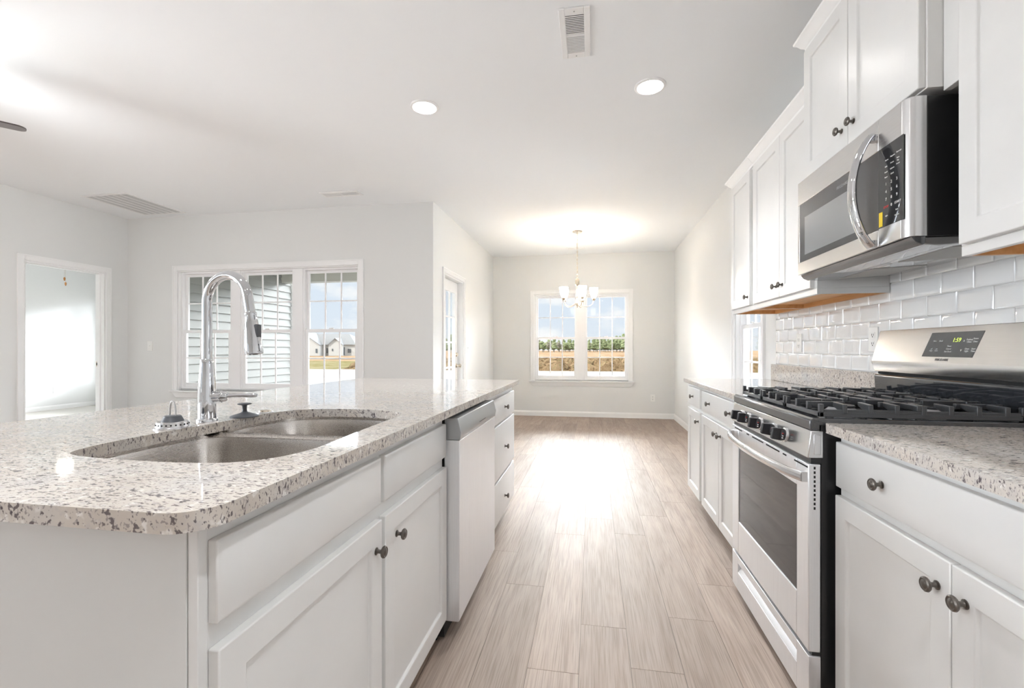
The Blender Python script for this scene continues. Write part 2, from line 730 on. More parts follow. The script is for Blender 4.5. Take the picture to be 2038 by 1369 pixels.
# ---- plank floor: one mesh, every plank its own tone
def build_floor():
    bm = bmesh.new()
    lay = bm.loops.layers.float_color.new('tone')

    def quadbox(x0, x1, y0, y1, z0, z1, tone):
        v = [bm.verts.new(p) for p in ((x0, y0, z0), (x1, y0, z0), (x1, y1, z0), (x0, y1, z0), (x0, y0, z1), (x1, y0, z1), (x1, y1, z1), (x0, y1, z1))]
        for f in ((0, 3, 2, 1), (4, 5, 6, 7), (0, 1, 5, 4), (1, 2, 6, 5), (2, 3, 7, 6), (3, 0, 4, 7)):
            fa = bm.faces.new([v[i] for i in f])
            for l in fa.loops:
                l[lay] = (*tone, 1)
    quadbox(XD - .06, XR + .02, YB, YF + .02, -.03, -.0022, (0, 0, 1))
    w, x00, Lp = .1825, -.412, 1.22
    joint = {0: 2.20, -1: 2.548, 1: 1.629, 2: 1.926, 3: 1.692, 4: 2.04, 5: 2.355}
    g = .0009
    r = random.Random(3)
    for k in range(-29, 10):
        x0 = x00 + k * w
        x1 = x0 + w
        j = joint.get(k, r.uniform(0, Lp))
        y = j - math.ceil((j - YB) / Lp) * Lp
        while y < YF:
            a, b = max(y, YB), min(y + Lp, YF + .01)
            y += Lp
            if b - a < .02:
                continue
            xa, xb = max(x0, XD - .05), min(x1, XR + .01)
            if xb - xa < .01:
                continue
            if a > YL + .1 and xb < XL - .1:
                continue
            quadbox(xa + g, xb - g, a + g, b - g, -.02, 0, (r.random(), r.random(), 0))
    me = bpy.data.meshes.new('floor')
    bm.to_mesh(me)
    bm.free()
    me.materials.append(FLOORM)
    o = bpy.data.objects.new('floor', me)
    COL.objects.link(o)
    o['kind'] = 'structure'


build_floor()

b = MB()
b.box(XD - T, XR + T, YB, YL + T, CH, CH + .1)
b.box(XL - T, XR + T, YL + T, YF + T, CH, CH + .1)
struct('ceiling', b, CEIL)


def wall_x(name, x0, x1, ya, yb, holes, h=CH, m=WALL):
    """wall slab between x0 and x1 running along y, holes = [(y0, y1, z0, z1)]"""
    b = MB()
    y = ya
    for (h0, h1, z0, z1) in sorted(holes):
        b.box(x0, x1, y, h0, 0, h)
        if z0 > 0:
            b.box(x0, x1, h0, h1, 0, z0)
        b.box(x0, x1, h0, h1, z1, h)
        y = h1
    b.box(x0, x1, y, yb, 0, h)
    return struct(name, b, m)


def wall_y(name, y0, y1, xa, xb, holes, h=CH, m=WALL):
    b = MB()
    x = xa
    for (h0, h1, z0, z1) in sorted(holes):
        b.box(x, h0, y0, y1, 0, h)
        if z0 > 0:
            b.box(h0, h1, y0, y1, 0, z0)
        b.box(h0, h1, y0, y1, z1, h)
        x = h1
    b.box(x, xb, y0, y1, 0, h)
    return struct(name, b, m)


WR = (3.885, 4.575, .64, 2.07)           # kitchen side window opening (y0, y1, z0, z1)
WD = (-.985, .600, .60, 2.075)           # dining window (x0, x1, z0, z1)
WL = (-4.917, -2.569, .645, 2.08)        # living window
DD = (5.122, 5.935, 0, 2.03)             # glazed dining door (y)
DB = (3.712, 4.50, 0, 2.04)              # bedroom doorway (y)
wall_x('wall_right', XR, XR + T, YB, YF + T, [WR])
wall_y('wall_far', YF, YF + T, XL - T, XR, [WD])
wall_x('wall_left', XL - T, XL, YL + T, YF, [DD])
wall_y('wall_living', YL, YL + T, XD - T, XL, [WL])
wall_x('wall_doorway', XD - T, XD, YB, YL, [(-2.4, -1.5, .6, 2.1), (-.9, 2.0, .1, 2.4), DB])  # both openings beside the doorway are unseen additions that let in fill light
wall_y('wall_back', YB - T, YB, XD - T, XR + T, [(-5.0, -3.4, .8, 2.1)])  # unseen opening added for daylight from the back

# bedroom beyond the doorway
BX0, BY0, BY1 = -9.97, 2.2, 7.85
wall_x('wall_bedroom', BX0 - T, BX0, BY0, BY1 + T, [])
wall_y('wall_bedroom_window', BY1, BY1 + T, BX0, XD - T, [(-9.65, -6.9, .5, 2.15)])
wall_y('wall_bedroom_side', BY0 - T, BY0, BX0, XD - T, [])
b = MB(); b.box(BX0 - T, XD - T, BY0 - T, BY1 + T, CH, CH + .1); struct('ceiling_bedroom', b, CEIL)
b = MB(); b.box(BX0 - T, XD - T + .005, BY0 - T, BY1 + T, -.03, .004); struct('floor_bedroom', b, CARPET)
b = MB(); b.box(XD - T, XD - .02, YL + T, BY1 + T, 0, CH); struct('wall_wing', b, WALL)


# ---- baseboards
def base_profile(b, along, a0, a1, pos, sgn, hole=None):
    prof = [(0, 0), (.013, 0), (.013, .062), (.009, .078), (.004, .088), (0, .088)]
    segs = [(a0, a1)] if not hole else [(a0, hole[0]), (hole[1], a1)]
    for s0, s1 in segs:
        if along == 'x':
            b.prism(prof, lambda p, q, t: (t, pos + sgn * p, q), s0, s1)
        else:
            b.prism(prof, lambda p, q, t: (pos + sgn * p, t, q), s0, s1)


b = MB(); base_profile(b, 'x', XL, XR, YF, -1); struct('baseboard_far', b, TRIM)
b = MB(); base_profile(b, 'y', 3.76, YF, XR, -1); struct('baseboard_right', b, TRIM)
b = MB(); base_profile(b, 'y', YL, YF, XL, 1, (DD[0] - .07, DD[1] + .07)); struct('baseboard_left', b, TRIM)
b = MB(); base_profile(b, 'x', XD, XL, YL, -1); struct('baseboard_living', b, TRIM)
b = MB(); base_profile(b, 'y', YB, YL, XD, 1, (DB[0] - .07, DB[1] + .07)); struct('baseboard_doorway', b, TRIM)
b = MB(); base_profile(b, 'y', BY0, BY1, BX0, 1); struct('baseboard_bedroom', b, TRIM)


# ---- windows
def bxm(b, Mp, u0, u1, d0, d1, z0, z1):
    p, q = Mp(u0, d0), Mp(u1, d1)
    b.box(p[0], q[0], p[1], q[1], z0, z1)


def window(name, label, Mp, u0, u1, z0, z1, units, mull, org, cas=.060):
    w = thing(name, label, 'window', org, kind='structure')
    b = MB()
    for (a0, a1, c0, c1) in ((u0 - cas, u0, z0, z1 + cas), (u1, u1 + cas, z0, z1 + cas), (u0, u1, z1, z1 + cas)):
        bxm(b, Mp, a0, a1, -.016, .0, c0, c1)
    for (a0, a1, c0, c1) in ((u0 - cas, u0 - cas + .014, z0, z1 + cas), (u1 + cas - .014, u1 + cas, z0, z1 + cas), (u0 - cas + .014, u1 + cas - .014, z1 + cas - .014, z1 + cas)):
        bxm(b, Mp, a0, a1, -.021, -.016, c0, c1)
    b.build('casing', TRIM, w, .002)
    b = MB()
    bxm(b, Mp, u0 - cas - .022, u1 + cas + .022, -.045, .0, z0 - .018, z0)
    bxm(b, Mp, u0, u1, 0, .05, z0 - .018, z0)
    b.build('stool', TRIM, w, .003)
    b = MB()
    ua, ub = u0 - cas - .012, u1 + cas + .012
    P = lambda u, d, z: (*Mp(u, d)[:2], z)
    b.hexa([P(ua + .05, -.010, z0 - .088), P(ub - .05, -.010, z0 - .088), P(ub - .05, 0, z0 - .088), P(ua + .05, 0, z0 - .088),
            P(ua, -.022, z0 - .018), P(ub, -.022, z0 - .018), P(ub, 0, z0 - .018), P(ua, 0, z0 - .018)])
    b.build('apron', TRIM, w, .002)
    b = MB()
    j = .012
    bxm(b, Mp, u0 - .004, u0 + j, 0, .115, z0, z1)
    bxm(b, Mp, u1 - j, u1 + .004, 0, .115, z0, z1)
    bxm(b, Mp, u0 + j, u1 - j, 0, .115, z1 - j, z1 + .004)
    bxm(b, Mp, u0 + j, u1 - j, .045, .125, z0 - .004, z0 + .016)
    b.build('jamb', TRIM, w)
    iu0, iu1, iz0, iz1 = u0 + j, u1 - j, z0 + .016, z1 - j
    uw = (iu1 - iu0 - mull * (units - 1)) / units
    b = MB()
    for k in range(1, units):
        m0 = iu0 + k * uw + (k - 1) * mull
        bxm(b, Mp, m0, m0 + mull, .028, .115, iz0, iz1)
    fw = .022
    for k in range(units):
        a = iu0 + k * (uw + mull)
        bxm(b, Mp, a, a + fw, .036, .112, iz0, iz1)
        bxm(b, Mp, a + uw - fw, a + uw, .036, .112, iz0, iz1)
        bxm(b, Mp, a + fw, a + uw - fw, .036, .112, iz1 - fw, iz1)
        bxm(b, Mp, a + fw, a + uw - fw, .036, .112, iz0, iz0 + fw)
    b.build('frame', VINYL, w, .002)
    zm = (z0 + z1) / 2 - .012
    for k in range(units):
        a, c = iu0 + k * (uw + mull) + fw, iu0 + k * (uw + mull) + uw - fw
        for low in (0, 1):
            d0, d1 = (.046, .072) if low else (.078, .104)
            s0, s1 = (iz0 + fw, zm + .018) if low else (zm - .018, iz1 - fw)
            st = .036 if low else .030
            rb, rt = (.052, .036) if low else (.036, .030)
            b = MB()
            bxm(b, Mp, a, a + st, d0, d1, s0, s1)
            bxm(b, Mp, c - st, c, d0, d1, s0, s1)
            bxm(b, Mp, a + st, c - st, d0, d1, s0, s0 + rb)
            bxm(b, Mp, a + st, c - st, d0, d1, s1 - rt, s1)
            ga, gc, gz0, gz1 = a + st, c - st, s0 + rb, s1 - rt
            mw = .016
            dm = (d0 + d1) / 2
            for i in (1, 2):
                uu = ga + (gc - ga) * i / 3
                bxm(b, Mp, uu - mw / 2, uu + mw / 2, dm - .006, dm + .006, gz0, gz1)
            zz = (gz0 + gz1) / 2
            bxm(b, Mp, ga, gc, dm - .0062, dm + .0062, zz - mw / 2, zz + mw / 2)
            sa = b.build('sash', VINYL, w, .0015)
            b = MB()
            bxm(b, Mp, ga - .004, gc + .004, dm - .0015, dm + .0015, gz0 - .004, gz1 + .004)
            b.build('glass_pane', GLASS, sa)
            if low:
                b = MB()
                um = (a + c) / 2
                bxm(b, Mp, um - .028, um + .028, d0 - .004, d0 + .020, s1, s1 + .010)
                bxm(b, Mp, um - .005, um + .030, d0 - .016, d0 - .002, s1 + .004, s1 + .014)
                b.build('sash_lock', WHITEP, w, .002)
    return w


window('window_1', 'triple white sash window on the living room wall behind the faucet', lambda u, d: (u, YL + d), WL[0], WL[1], WL[2], WL[3], 3, .115, (-3.74, YL, .645))
window('window_2', 'double white sash window on the dining wall behind the chandelier', lambda u, d: (u, YF + d), WD[0], WD[1], WD[2], WD[3], 2, .105, (-.19, YF, .60))
window('window_3', 'narrow white window between the counter end and dining nook', lambda u, d: (XR + d, u), WR[0], WR[1], WR[2], WR[3], 1, .1, (XR, 4.23, .64))


# ---- door casings
def casing_x(b, x, sgn, y0, y1, z1, cas=.058):
    for (a0, a1, c0, c1) in ((y0 - cas, y0, 0, z1 + cas), (y1, y1 + cas, 0, z1 + cas), (y0, y1, z1, z1 + cas)):
        b.box(x, x + sgn * .014, a0, a1, c0, c1)
    for (a0, a1, c0, c1) in ((y0 - cas, y0 - cas + .016, 0, z1 + cas), (y1 + cas - .016, y1 + cas, 0, z1 + cas), (y0 - cas + .016, y1 + cas - .016, z1 + cas - .016, z1 + cas)):
        b.box(x + sgn * .014, x + sgn * .020, a0, a1, c0, c1)
    for (a0, a1, c0, c1) in ((y0 - .012, y0 - .003, 0, z1 + .010), (y1 + .003, y1 + .012, 0, z1 + .010), (y0, y1, z1 + .003, z1 + .012)):
        b.box(x + sgn * .014, x + sgn * .0165, a0, a1, c0, c1)


d1 = thing('door_1', 'white glazed door to the porch on the dining side wall', 'door', (XL, 5.53, 0), kind='structure')
b = MB(); casing_x(b, XL, 1, DD[0], DD[1], DD[3]); b.build('casing', TRIM, d1, .002)
b = MB()
b.box(XL - T, XL, DD[0] - .004, DD[0] + .015, 0, DD[3]); b.box(XL - T, XL, DD[1] - .015, DD[1] + .004, 0, DD[3])
b.box(XL - T, XL, DD[0] + .015, DD[1] - .015, DD[3] - .015, DD[3] + .004)
b.build('jamb', TRIM, d1)
ya, yb = DD[0] + .018, DD[1] - .018
xa, xb = XL - .115, XL - .075
b = MB()
ST = .115
b.box(xa, xb, ya, ya + ST, .01, 2.01); b.box(xa, xb, yb - ST, yb, .01, 2.01)
b.box(xa, xb, ya + ST, yb - ST, .01, .26); b.box(xa, xb, ya + ST, yb - ST, 1.87, 2.01)
gy0, gy1 = ya + ST, yb - ST
for i in (1, 2):
    yy = gy0 + (gy1 - gy0) * i / 3
    b.box(xa + .010, xb - .006, yy - .011, yy + .011, .26, 1.87)
for i in range(1, 5):
    zz = .26 + 1.61 * i / 5
    b.box(xa + .011, xb - .007, gy0, gy1, zz - .011, zz + .011)
b.box(xb, xb + .006, gy0 - .02, gy0 + .004, .24, 1.89); b.box(xb, xb + .006, gy1 - .004, gy1 + .02, .24, 1.89)
b.box(xb, xb + .006, gy0 + .004, gy1 - .004, .24, .264); b.box(xb, xb + .006, gy0 + .004, gy1 - .004, 1.866, 1.89)
leaf = b.build('door_leaf', TRIM, d1, .002)
b = MB(); b.box(xa + .018, xa + .022, gy0, gy1, .26, 1.87); b.build('glass_pane', GLASS, leaf)
b = MB()
b.lathe([(.028, 0), (.030, .004), (.024, .010), (.012, .014), (.011, .035), (.020, .042), (.027, .055), (.024, .066), (.010, .070), (0, .070)], (xb, yb - .06, .922), (1, 0, 0))
b.build('door_knob', NICKEL, leaf)
b = MB()
b.lathe([(.028, 0), (.029, .008), (.024, .014), (0, .014)], (xb, yb - .06, 1.066), (1, 0, 0)); b.box(xb + .012, xb + .028, yb - .064, yb - .056, 1.048, 1.084)
b.build('deadbolt', NICKEL, leaf)
b = MB()
for z in (.25, 1.05, 1.80):
    b.box(xb - .002, xb + .004, ya - .012, ya + .012, z - .045, z + .045)
b.build('hinge', NICKEL, d1)

d2 = thing('door_2', 'white cased doorway into the bright bedroom', 'doorway', (XD, 4.106, 0), kind='structure')
b = MB(); casing_x(b, XD, 1, DB[0], DB[1], DB[3]); casing_x(b, XD - T, -1, DB[0], DB[1], DB[3]); b.build('casing', TRIM, d2, .002)
b = MB()
b.box(XD - T, XD, DB[0] - .004, DB[0] + .015, 0, DB[3]); b.box(XD - T, XD, DB[1] - .015, DB[1] + .004, 0, DB[3])
b.box(XD - T, XD, DB[0] + .015, DB[1] - .015, DB[3] - .015, DB[3] + .004)
b.box(XD - .080, XD - .045, DB[1] - .027, DB[1] - .015, 0, DB[3] - .015); b.box(XD - .080, XD - .045, DB[0] + .015, DB[0] + .027, 0, DB[3] - .015)
b.box(XD - .080, XD - .045, DB[0] + .027, DB[1] - .027, DB[3] - .027, DB[3] - .015)
b.build('jamb', TRIM, d2)
b = MB(); b.box(XD - .112, XD - .086, DB[1] - .0175, DB[1] - .0152, .935, .995); pl = b.build('strike_plate', NICKEL, d2)
b = MB(); b.box(XD - .104, XD - .094, DB[1] - .019, DB[1] - .0174, .95, .98); b.build('latch_hole', DARK, pl)


# ================================================================== OUTSIDE
ZG = -.15
b = MB(); b.box(-90, 60, YF + .1, 27, ZG - .05, ZG); b.box(-5.6, -1.9, YL + T, YF + .1, ZG - .05, -.03); b.box(-90, BX0 - .2, -60, YF + .1, ZG - .06, ZG)
struct('ground_pale', b, CONC)


def rough_ground(name, x0, x1, y0, y1, nx, ny, amp, m, z=ZG, seed=1):
    r = random.Random(seed)
    b = MB()
    g = []
    for j in range(ny + 1):
        row = []
        for i in range(nx + 1):
            e = min(1, j / 2, (ny - j) / 2)
            row.append(b.bm.verts.new((x0 + (x1 - x0) * i / nx + r.uniform(-.2, .2), y0 + (y1 - y0) * j / ny, z + amp * e * r.random() ** 2)))
        g.append(row)
    for j in range(ny):
        for i in range(nx):
            b.bm.faces.new((g[j][i], g[j][i + 1], g[j + 1][i + 1], g[j + 1][i]))
    o = b.build(name, m, None, normals=True)
    o['kind'] = 'structure'
    return o


rough_ground('ground_mounds', -16, 60, 27, 50, 260, 46, .55, MOUNDS, seed=2)
rough_ground('ground_verge', -110, -16, 27, 46, 60, 16, .12, VERGE, seed=4)
rough_ground('ground_roadside', -110, -16, 46, 400, 10, 10, .02, FIELD, seed=5)
rough_ground('ground_field', -16, 300, 50, 400, 60, 20, .12, FIELD, seed=6)
b = MB(); b.box(-110, 60, 53, 57, ZG + .02, ZG + .06); struct('road', b, mat('pale_grey_road', (.22, .216, .21), .9, spec=0))

# bedroom wing: lap siding seen through the living room window
wg = thing('wall_siding', 'grey lap siding of the bedroom wing outside the living window', 'siding', (XD, 6.3, 0), kind='structure')
b = MB()
z = -.1
while z < 2.72:
    b.prism([(0, 0), (.026, 0), (.026, .006), (.006, .129), (0, .129)], lambda p, q, t: (XD - .026 + p, t, z + q), YL + T, BY1 + T - .04)
    z += .128
b.build('siding', SIDING, wg, smooth=False)
b = MB(); b.box(XD - .10, XD + .016, BY1 + T - .07, BY1 + T + .015, -.12, 2.72); b.build('corner_board', VINYL, wg, .003)
b = MB(); b.box(XD - .02, XL - T, YL + T, BY1 + .4, 2.64, 2.70); struct('ceiling_porch', b, SOFFIT)
b = MB(); b.box(XD - .25, XL - T, 7.62, 7.80, 2.365, 2.64); struct('beam_porch', b, SOFFIT, .004)


# ---- neighbour's house
def house():
    D = 88.0
    s_, c_ = math.sin(YAW), math.cos(YAW)
    Ax, Ay = (c_, s_), (-s_, c_)
    k = D / 915

    def P(px, dep, z):
        r_ = (px - 1019) * k
        return (Ax[0] * r_ + Ay[0] * (D + dep), Ax[1] * r_ + Ay[1] * (D + dep), z)
    h = thing('house', 'white single-storey house with grey gabled roof across the field', 'house', P(650, 2, ZG))
    z0, ze = ZG, 1.98
    b = MB()

    def wallbox(p0, p1, d0, d1, z1):
        b.hexa([P(p0, d0, z0), P(p1, d0, z0), P(p1, d1, z0), P(p0, d1, z0), P(p0, d0, z1), P(p1, d0, z1), P(p1, d1, z1), P(p0, d1, z1)])

    def gable(p0, p1, d0, d1, z1, zp):
        pm = (p0 + p1) / 2
        A = [b.bm.verts.new(P(*q)) for q in ((p0, d0, z1), (p1, d0, z1), (pm, d0, zp), (p0, d1, z1), (p1, d1, z1), (pm, d1, zp))]
        for f in ((0, 1, 2), (3, 5, 4), (0, 3, 4, 1), (1, 4, 5, 2), (0, 2, 5, 3)):
            b.bm.faces.new([A[i] for i in f])
    wallbox(574, 708, 0, 9, ze)
    wallbox(576, 641, -1.4, 0, ze)
    gable(576, 641, -1.4, 4.5, ze, 4.18)
    wallbox(657, 684, -.8, 0, ze)
    gable(657, 684, -.8, 3, ze, 3.12)
    b.build('wall', HOUSEW, h, smooth=False)
    b = MB()
    V = [b.bm.verts.new(P(*q)) for q in ((572, -.35, ze), (710, -.35, ze), (710, 9.3, ze), (572, 9.3, ze), (604, 4.5, 4.18), (679, 4.5, 4.18))]
    for f in ((0, 1, 5, 4), (1, 2, 5), (2, 3, 4, 5), (3, 0, 4), (0, 3, 2, 1)):
        b.bm.faces.new([V[i] for i in f])
    b.build('roof', ROOFM, h, smooth=False)
    b = MB()

    def roofpair(p0, p1, d0, d1, z1, zp, over):
        pm = (p0 + p1) / 2
        dz = (zp - z1) / (pm - p0) * over
        for e in (p0 - over, p1 + over):
            b.hexa([P(e, d0, z1 - dz), P(pm, d0, zp), P(pm, d1, zp), P(e, d1, z1 - dz), P(e, d0, z1 - dz + .14), P(pm, d0, zp + .14), P(pm, d1, zp + .14), P(e, d1, z1 - dz + .14)])
    roofpair(576, 641, -1.6, 4.6, ze, 4.18, 2)
    roofpair(657, 684, -1.0, 3.1, ze, 3.12, 1.5)
    b.build('gable_roof', ROOFM, h, smooth=False)
    for (p0, p1, z1, z2, d) in ((616.5, 620.5, .42, 1.2, -1.42), (634.5, 638, .42, 1.2, -1.42), (650, 652.5, .35, 1.35, -.03), (664, 666.5, .75, 1.2, -.82), (692.5, 695, .42, 1.2, -.03), (696, 698.5, .42, 1.2, -.03)):
        b = MB()
        b.hexa([P(p0, d - .03, z1), P(p1, d - .03, z1), P(p1, d, z1), P(p0, d, z1), P(p0, d - .03, z2), P(p1, d - .03, z2), P(p1, d, z2), P(p0, d, z2)])
        b.build('window', HOUSED, h)
    b = MB()
    b.hexa([P(683.5, -.06, 0), P(686.5, -.06, 0), P(686.5, 0, 0), P(683.5, 0, 0), P(683.5, -.06, 1.5), P(686.5, -.06, 1.5), P(686.5, 0, 1.5), P(683.5, 0, 1.5)])
    b.build('door', HOUSED, h)


house()


# ---- trees at the field's far edge
def crown_blob(b, cx, cy, cz, rx, rz, r, n=3):
    start = len(b.bm.verts)
    res = bmesh.ops.create_icosphere(b.bm, subdivisions=2, radius=1)
    for v in res['verts']:
        k = 1 + r.uniform(-.28, .28)
        v.co = Vector((cx + v.co.x * rx * k, cy + v.co.y * rx * k, cz + v.co.z * rz * k))


def make_tree(name, label, kind, group, h, seed):
    r = random.Random(seed)
    t = thing(name, label, 'tree', (0, 0, 0), group)
    b = MB()
    b.cyl((0, 0, 0), (0, 0, h * .9), .10 + h * .008, .03, 7)
    if kind == 'bare':
        for q in range(9):
            a = r.uniform(0, 2 * PI); z = h * r.uniform(.35, .75); l = h * r.uniform(.2, .35)
            b.cyl((0, 0, z), (math.cos(a) * l * .6, math.sin(a) * l * .6, z + l), .05, .012, 5)
    b.build('trunk', BARK, t)
    b = MB()
    if kind == 'pine':
        for q in range(7):
            f = q / 6
            crown_blob(b, r.uniform(-.3, .3), r.uniform(-.3, .3), h * (.28 + .66 * f), h * (.20 - .11 * f) * r.uniform(.85, 1.2), h * .12, r)
    elif kind == 'round':
        for q in range(7):
            a = r.uniform(0, 2 * PI)
            crown_blob(b, math.cos(a) * h * .14, math.sin(a) * h * .14, h * r.uniform(.35, .82), h * .19, h * .17, r)
    elif kind == 'bare':
        for q in range(6):
            a = r.uniform(0, 2 * PI)
            crown_blob(b, math.cos(a) * h * .15, math.sin(a) * h * .15, h * r.uniform(.45, .85), h * .15, h * .15, r)
    o = b.build('crown', PINE2 if kind == 'bare' else PINE, t)
    return t


TR = [make_tree('pine_tree', 'tall dark green pine in the line beyond the tan field', 'pine', 'pines beyond the field', 6.4, 11),
      make_tree('leafy_tree', 'rounded green tree in the line beyond the tan field', 'round', 'rounded trees beyond the field', 5.4, 12),
      make_tree('bare_tree', 'thin grey-brown winter tree in the line beyond the field', 'bare', 'winter trees beyond the field', 5.6, 13)]
used = [0, 0, 0]
rt = random.Random(24)


def put_tree(i, x, y, s):
    t = TR[i] if not used[i] else copy_tree(TR[i])
    used[i] = 1
    t.location = (x, y, ZG)
    t.rotation_euler = (0, 0, rt.uniform(0, 6.28))
    t.scale = (s * rt.uniform(.85, 1.0),) * 2 + (s,)


for row in range(8):
    for q in range(10):
        x = -28 + 48 * (q + .2 * ((row * 2) % 5 + .1 * (row // 5)) + rt.uniform(.45, .55)) / 10
        f = (x + 26) / 44
        k = rt.random()
        i = (2 if k < .62 else 1) if f < .18 else ((2 if k < .22 else (1 if k < .5 else 0)) if f < .62 else (0 if k < .85 else 1))
        s = (1.0 if f < .15 else .84 if f < .5 else .80 + (f - .5) * .6) * rt.uniform(.88, 1.12)
        put_tree(i, x, 196 + row * 5.2 + rt.uniform(-.3, .3), s)
for q in range(16):                                  # the same wood seen through the porch side
    a = -.30 - .36 * q / 16
    put_tree(rt.choice((0, 1, 2)), 150 * a * 1.05, 150 + (q % 2) * 5, rt.uniform(.75, 1.05))
# slender bare tree beside the house
bt = thing('bare_tree', 'leafless branching tree standing beside the white house', 'tree', (-34.5, 74.0, ZG))
b = MB()
b.cyl((-34.5, 74, ZG), (-34.3, 74, 4.2), .10, .05, 7)
rb = random.Random(5)
for q in range(12):
    z = rb.uniform(2.2, 4.2); a = rb.uniform(-1.1, 1.1); l = rb.uniform(.9, 2.2)
    b.cyl((-34.35, 74, z), (-34.35 + math.sin(a) * l, 74 + rb.uniform(-.4, .4), z + math.cos(a) * l), .05, .012, 5)
b.build('trunk', BARK, bt)


# ================================================================== ISLAND
IX = -.572          # face frame plane
def T_i(y0, z0):
    return tface(IX, 1, y0, z0)


def base_carcass(b, xf, xb, y0, y1, toe, top=.884):
    """box with a toe-kick recess under the front at x=xf"""
    s = 1 if xf > xb else -1
    b.prism([(xf, .10), (xf, top), (xb, top), (xb, 0), (xf - s * toe, 0), (xf - s * toe, .10)], lambda p, q, t: (p, t, q), y0, y1)


t = thing('sink_cabinet', 'white island cabinet under the sink, two false fronts and two panel doors', 'cabinet', (-.95, 1.15, 0))
b = MB()
b.box(IX, IX - .019, .602, 1.704, .10, .884); b.box(-1.30, -1.32, .602, 1.704, 0, .884)
b.box(IX - .019, -1.30, .602, .620, 0.10, .884); b.box(IX - .019, -1.30, 1.686, 1.704, .10, .884)
b.box(IX - .019, -1.30, .620, 1.686, .10, .118); b.box(-.647, -.662, .602, 1.704, 0, .10)
b.build('carcass', CAB, t, .0015)
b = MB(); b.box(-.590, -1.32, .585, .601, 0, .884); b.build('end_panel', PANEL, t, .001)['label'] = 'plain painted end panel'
b = MB(); b.box(-.589, -.5715, .5865, .603, .10, .884); b.build('corner_stile', CAB, t, .0015)
for (y0, y1, ky, kz) in ((.604, 1.146, 1.117, .614), (1.166, 1.700, 1.240, .612)):
    pass
for (y0, y1) in ((.604, 1.148), (1.168, 1.700)):
    b = MB(); b.slab(T_i(y0, .726), y1 - y0, .126); b.build('false_front', CAB, t, .002)
for (y0, y1, ky, kz) in ((.604, 1.148, 1.113, .616), (1.168, 1.700, 1.240, .612)):
    b = MB(); b.panel(T_i(y0, .100), y1 - y0, .587); d = b.build('door', CAB, t, .0025)
    knob(d, (IX + .020, ky, kz), 1)

t = thing('drawer_cabinet', 'white island cabinet with a stack of three knobbed drawers', 'cabinet', (-.95, 2.81, 0))
b = MB(); base_carcass(b, IX, -1.32, 2.375, 3.268, .075); b.build('carcass', CAB, t, .0015)
for (z0, z1) in ((.694, .846), (.362, .680), (.100, .346)):
    b = MB(); b.slab(T_i(2.40, z0), 3.250 - 2.40, z1 - z0, ease=.006); d = b.build('drawer', CAB, t, .002)
    kz = {.694: .772, .362: .520, .1: .205}[z0]
    knob(d, (IX + .020, 2.89, kz), 1)

# ---- dishwasher
t = thing('dishwasher', 'stainless dishwasher with grey handle strip built into the island', 'dishwasher', (-.85, 2.03, 0))
DY0, DY1 = 1.712, 2.362
b = MB(); b.box(-.568, -1.15, DY0 + .004, DY1 - .004, .02, .872); b.build('body', DARK, t)
b = MB()
b.prism([(-.566, .086), (-.510, .086), (-.505, .091), (-.505, .787), (-.566, .787)], lambda p, q, s: (p, s, q), DY0, DY1)
b.build('door', STEELV, t, .002)
b = MB()
b.prism([(-.566, .788), (-.503, .788), (-.4975, .818), (-.5115, .872), (-.566, .872)], lambda p, q, s: (p, s, q), DY0, DY1)
cp = b.build('control_strip', DWGREY, t, .003, 3)
b = MB()
b.prism([(-.5035, .798), (-.4972, .8165), (-.52, .8165), (-.52, .798)], lambda p, q, s: (p, s, q), 2.005, 2.125)
b.build('handle_pocket', DARK, cp)
b = MB()
for y, z in ((1.79, .850), (1.83, .843), (1.90, .846), (1.95, .836), (2.0, .848), (2.07, .846), (2.14, .840), (2.24, .846), (2.30, .842)):
    x = -.4975 - (z - .818) * (.014 / .054)
    b.hexa([(x - .004, y, z - .004), (x + .0006, y, z - .004), (x + .0006, y + .022, z - .004), (x - .004, y + .022, z - .004),
            (x - .005, y, z + .001), (x - .0004, y, z + .001), (x - .0004, y + .022, z + .001), (x - .005, y + .022, z + .001)])
b.build('button_lettering', INK, cp)
b = MB(); b.box(-.64, -.60, DY0 + .01, DY1 - .01, .0, .084); b.build('kick_plate', BLACKP, t)

# ---- countertop with the sink opening
SINK = [(-1.116, .817), (-1.145, .87), (-1.155, .97), (-1.150, 1.10), (-1.138, 1.20), (-1.133, 1.30), (-1.130, 1.42), (-1.09, 1.535), (-1.005, 1.585),
        (-.89, 1.600), (-.76, 1.582), (-.685, 1.545), (-.648, 1.485), (-.640, 1.33), (-.635, 1.20), (-.627, 1.07), (-.622, .97), (-.630, .91),
        (-.648, .865), (-.682, .825), (-.73, .80), (-.82, .788), (-.94, .789), (-1.04, .796)]


def catmull(P, n=4):
    out = []
    m = len(P)
    for i in range(m):
        p0, p1, p2, p3 = (Vector(P[(i + k) % m]) for k in (-1, 0, 1, 2))
        for j in range(n):
            s = j / n
            out.append(.5 * ((2 * p1) + (p2 - p0) * s + (2 * p0 - 5 * p1 + 4 * p2 - p3) * s * s + (-p0 + 3 * p1 - 3 * p2 + p3) * s ** 3))
    return [tuple(v) for v in out]


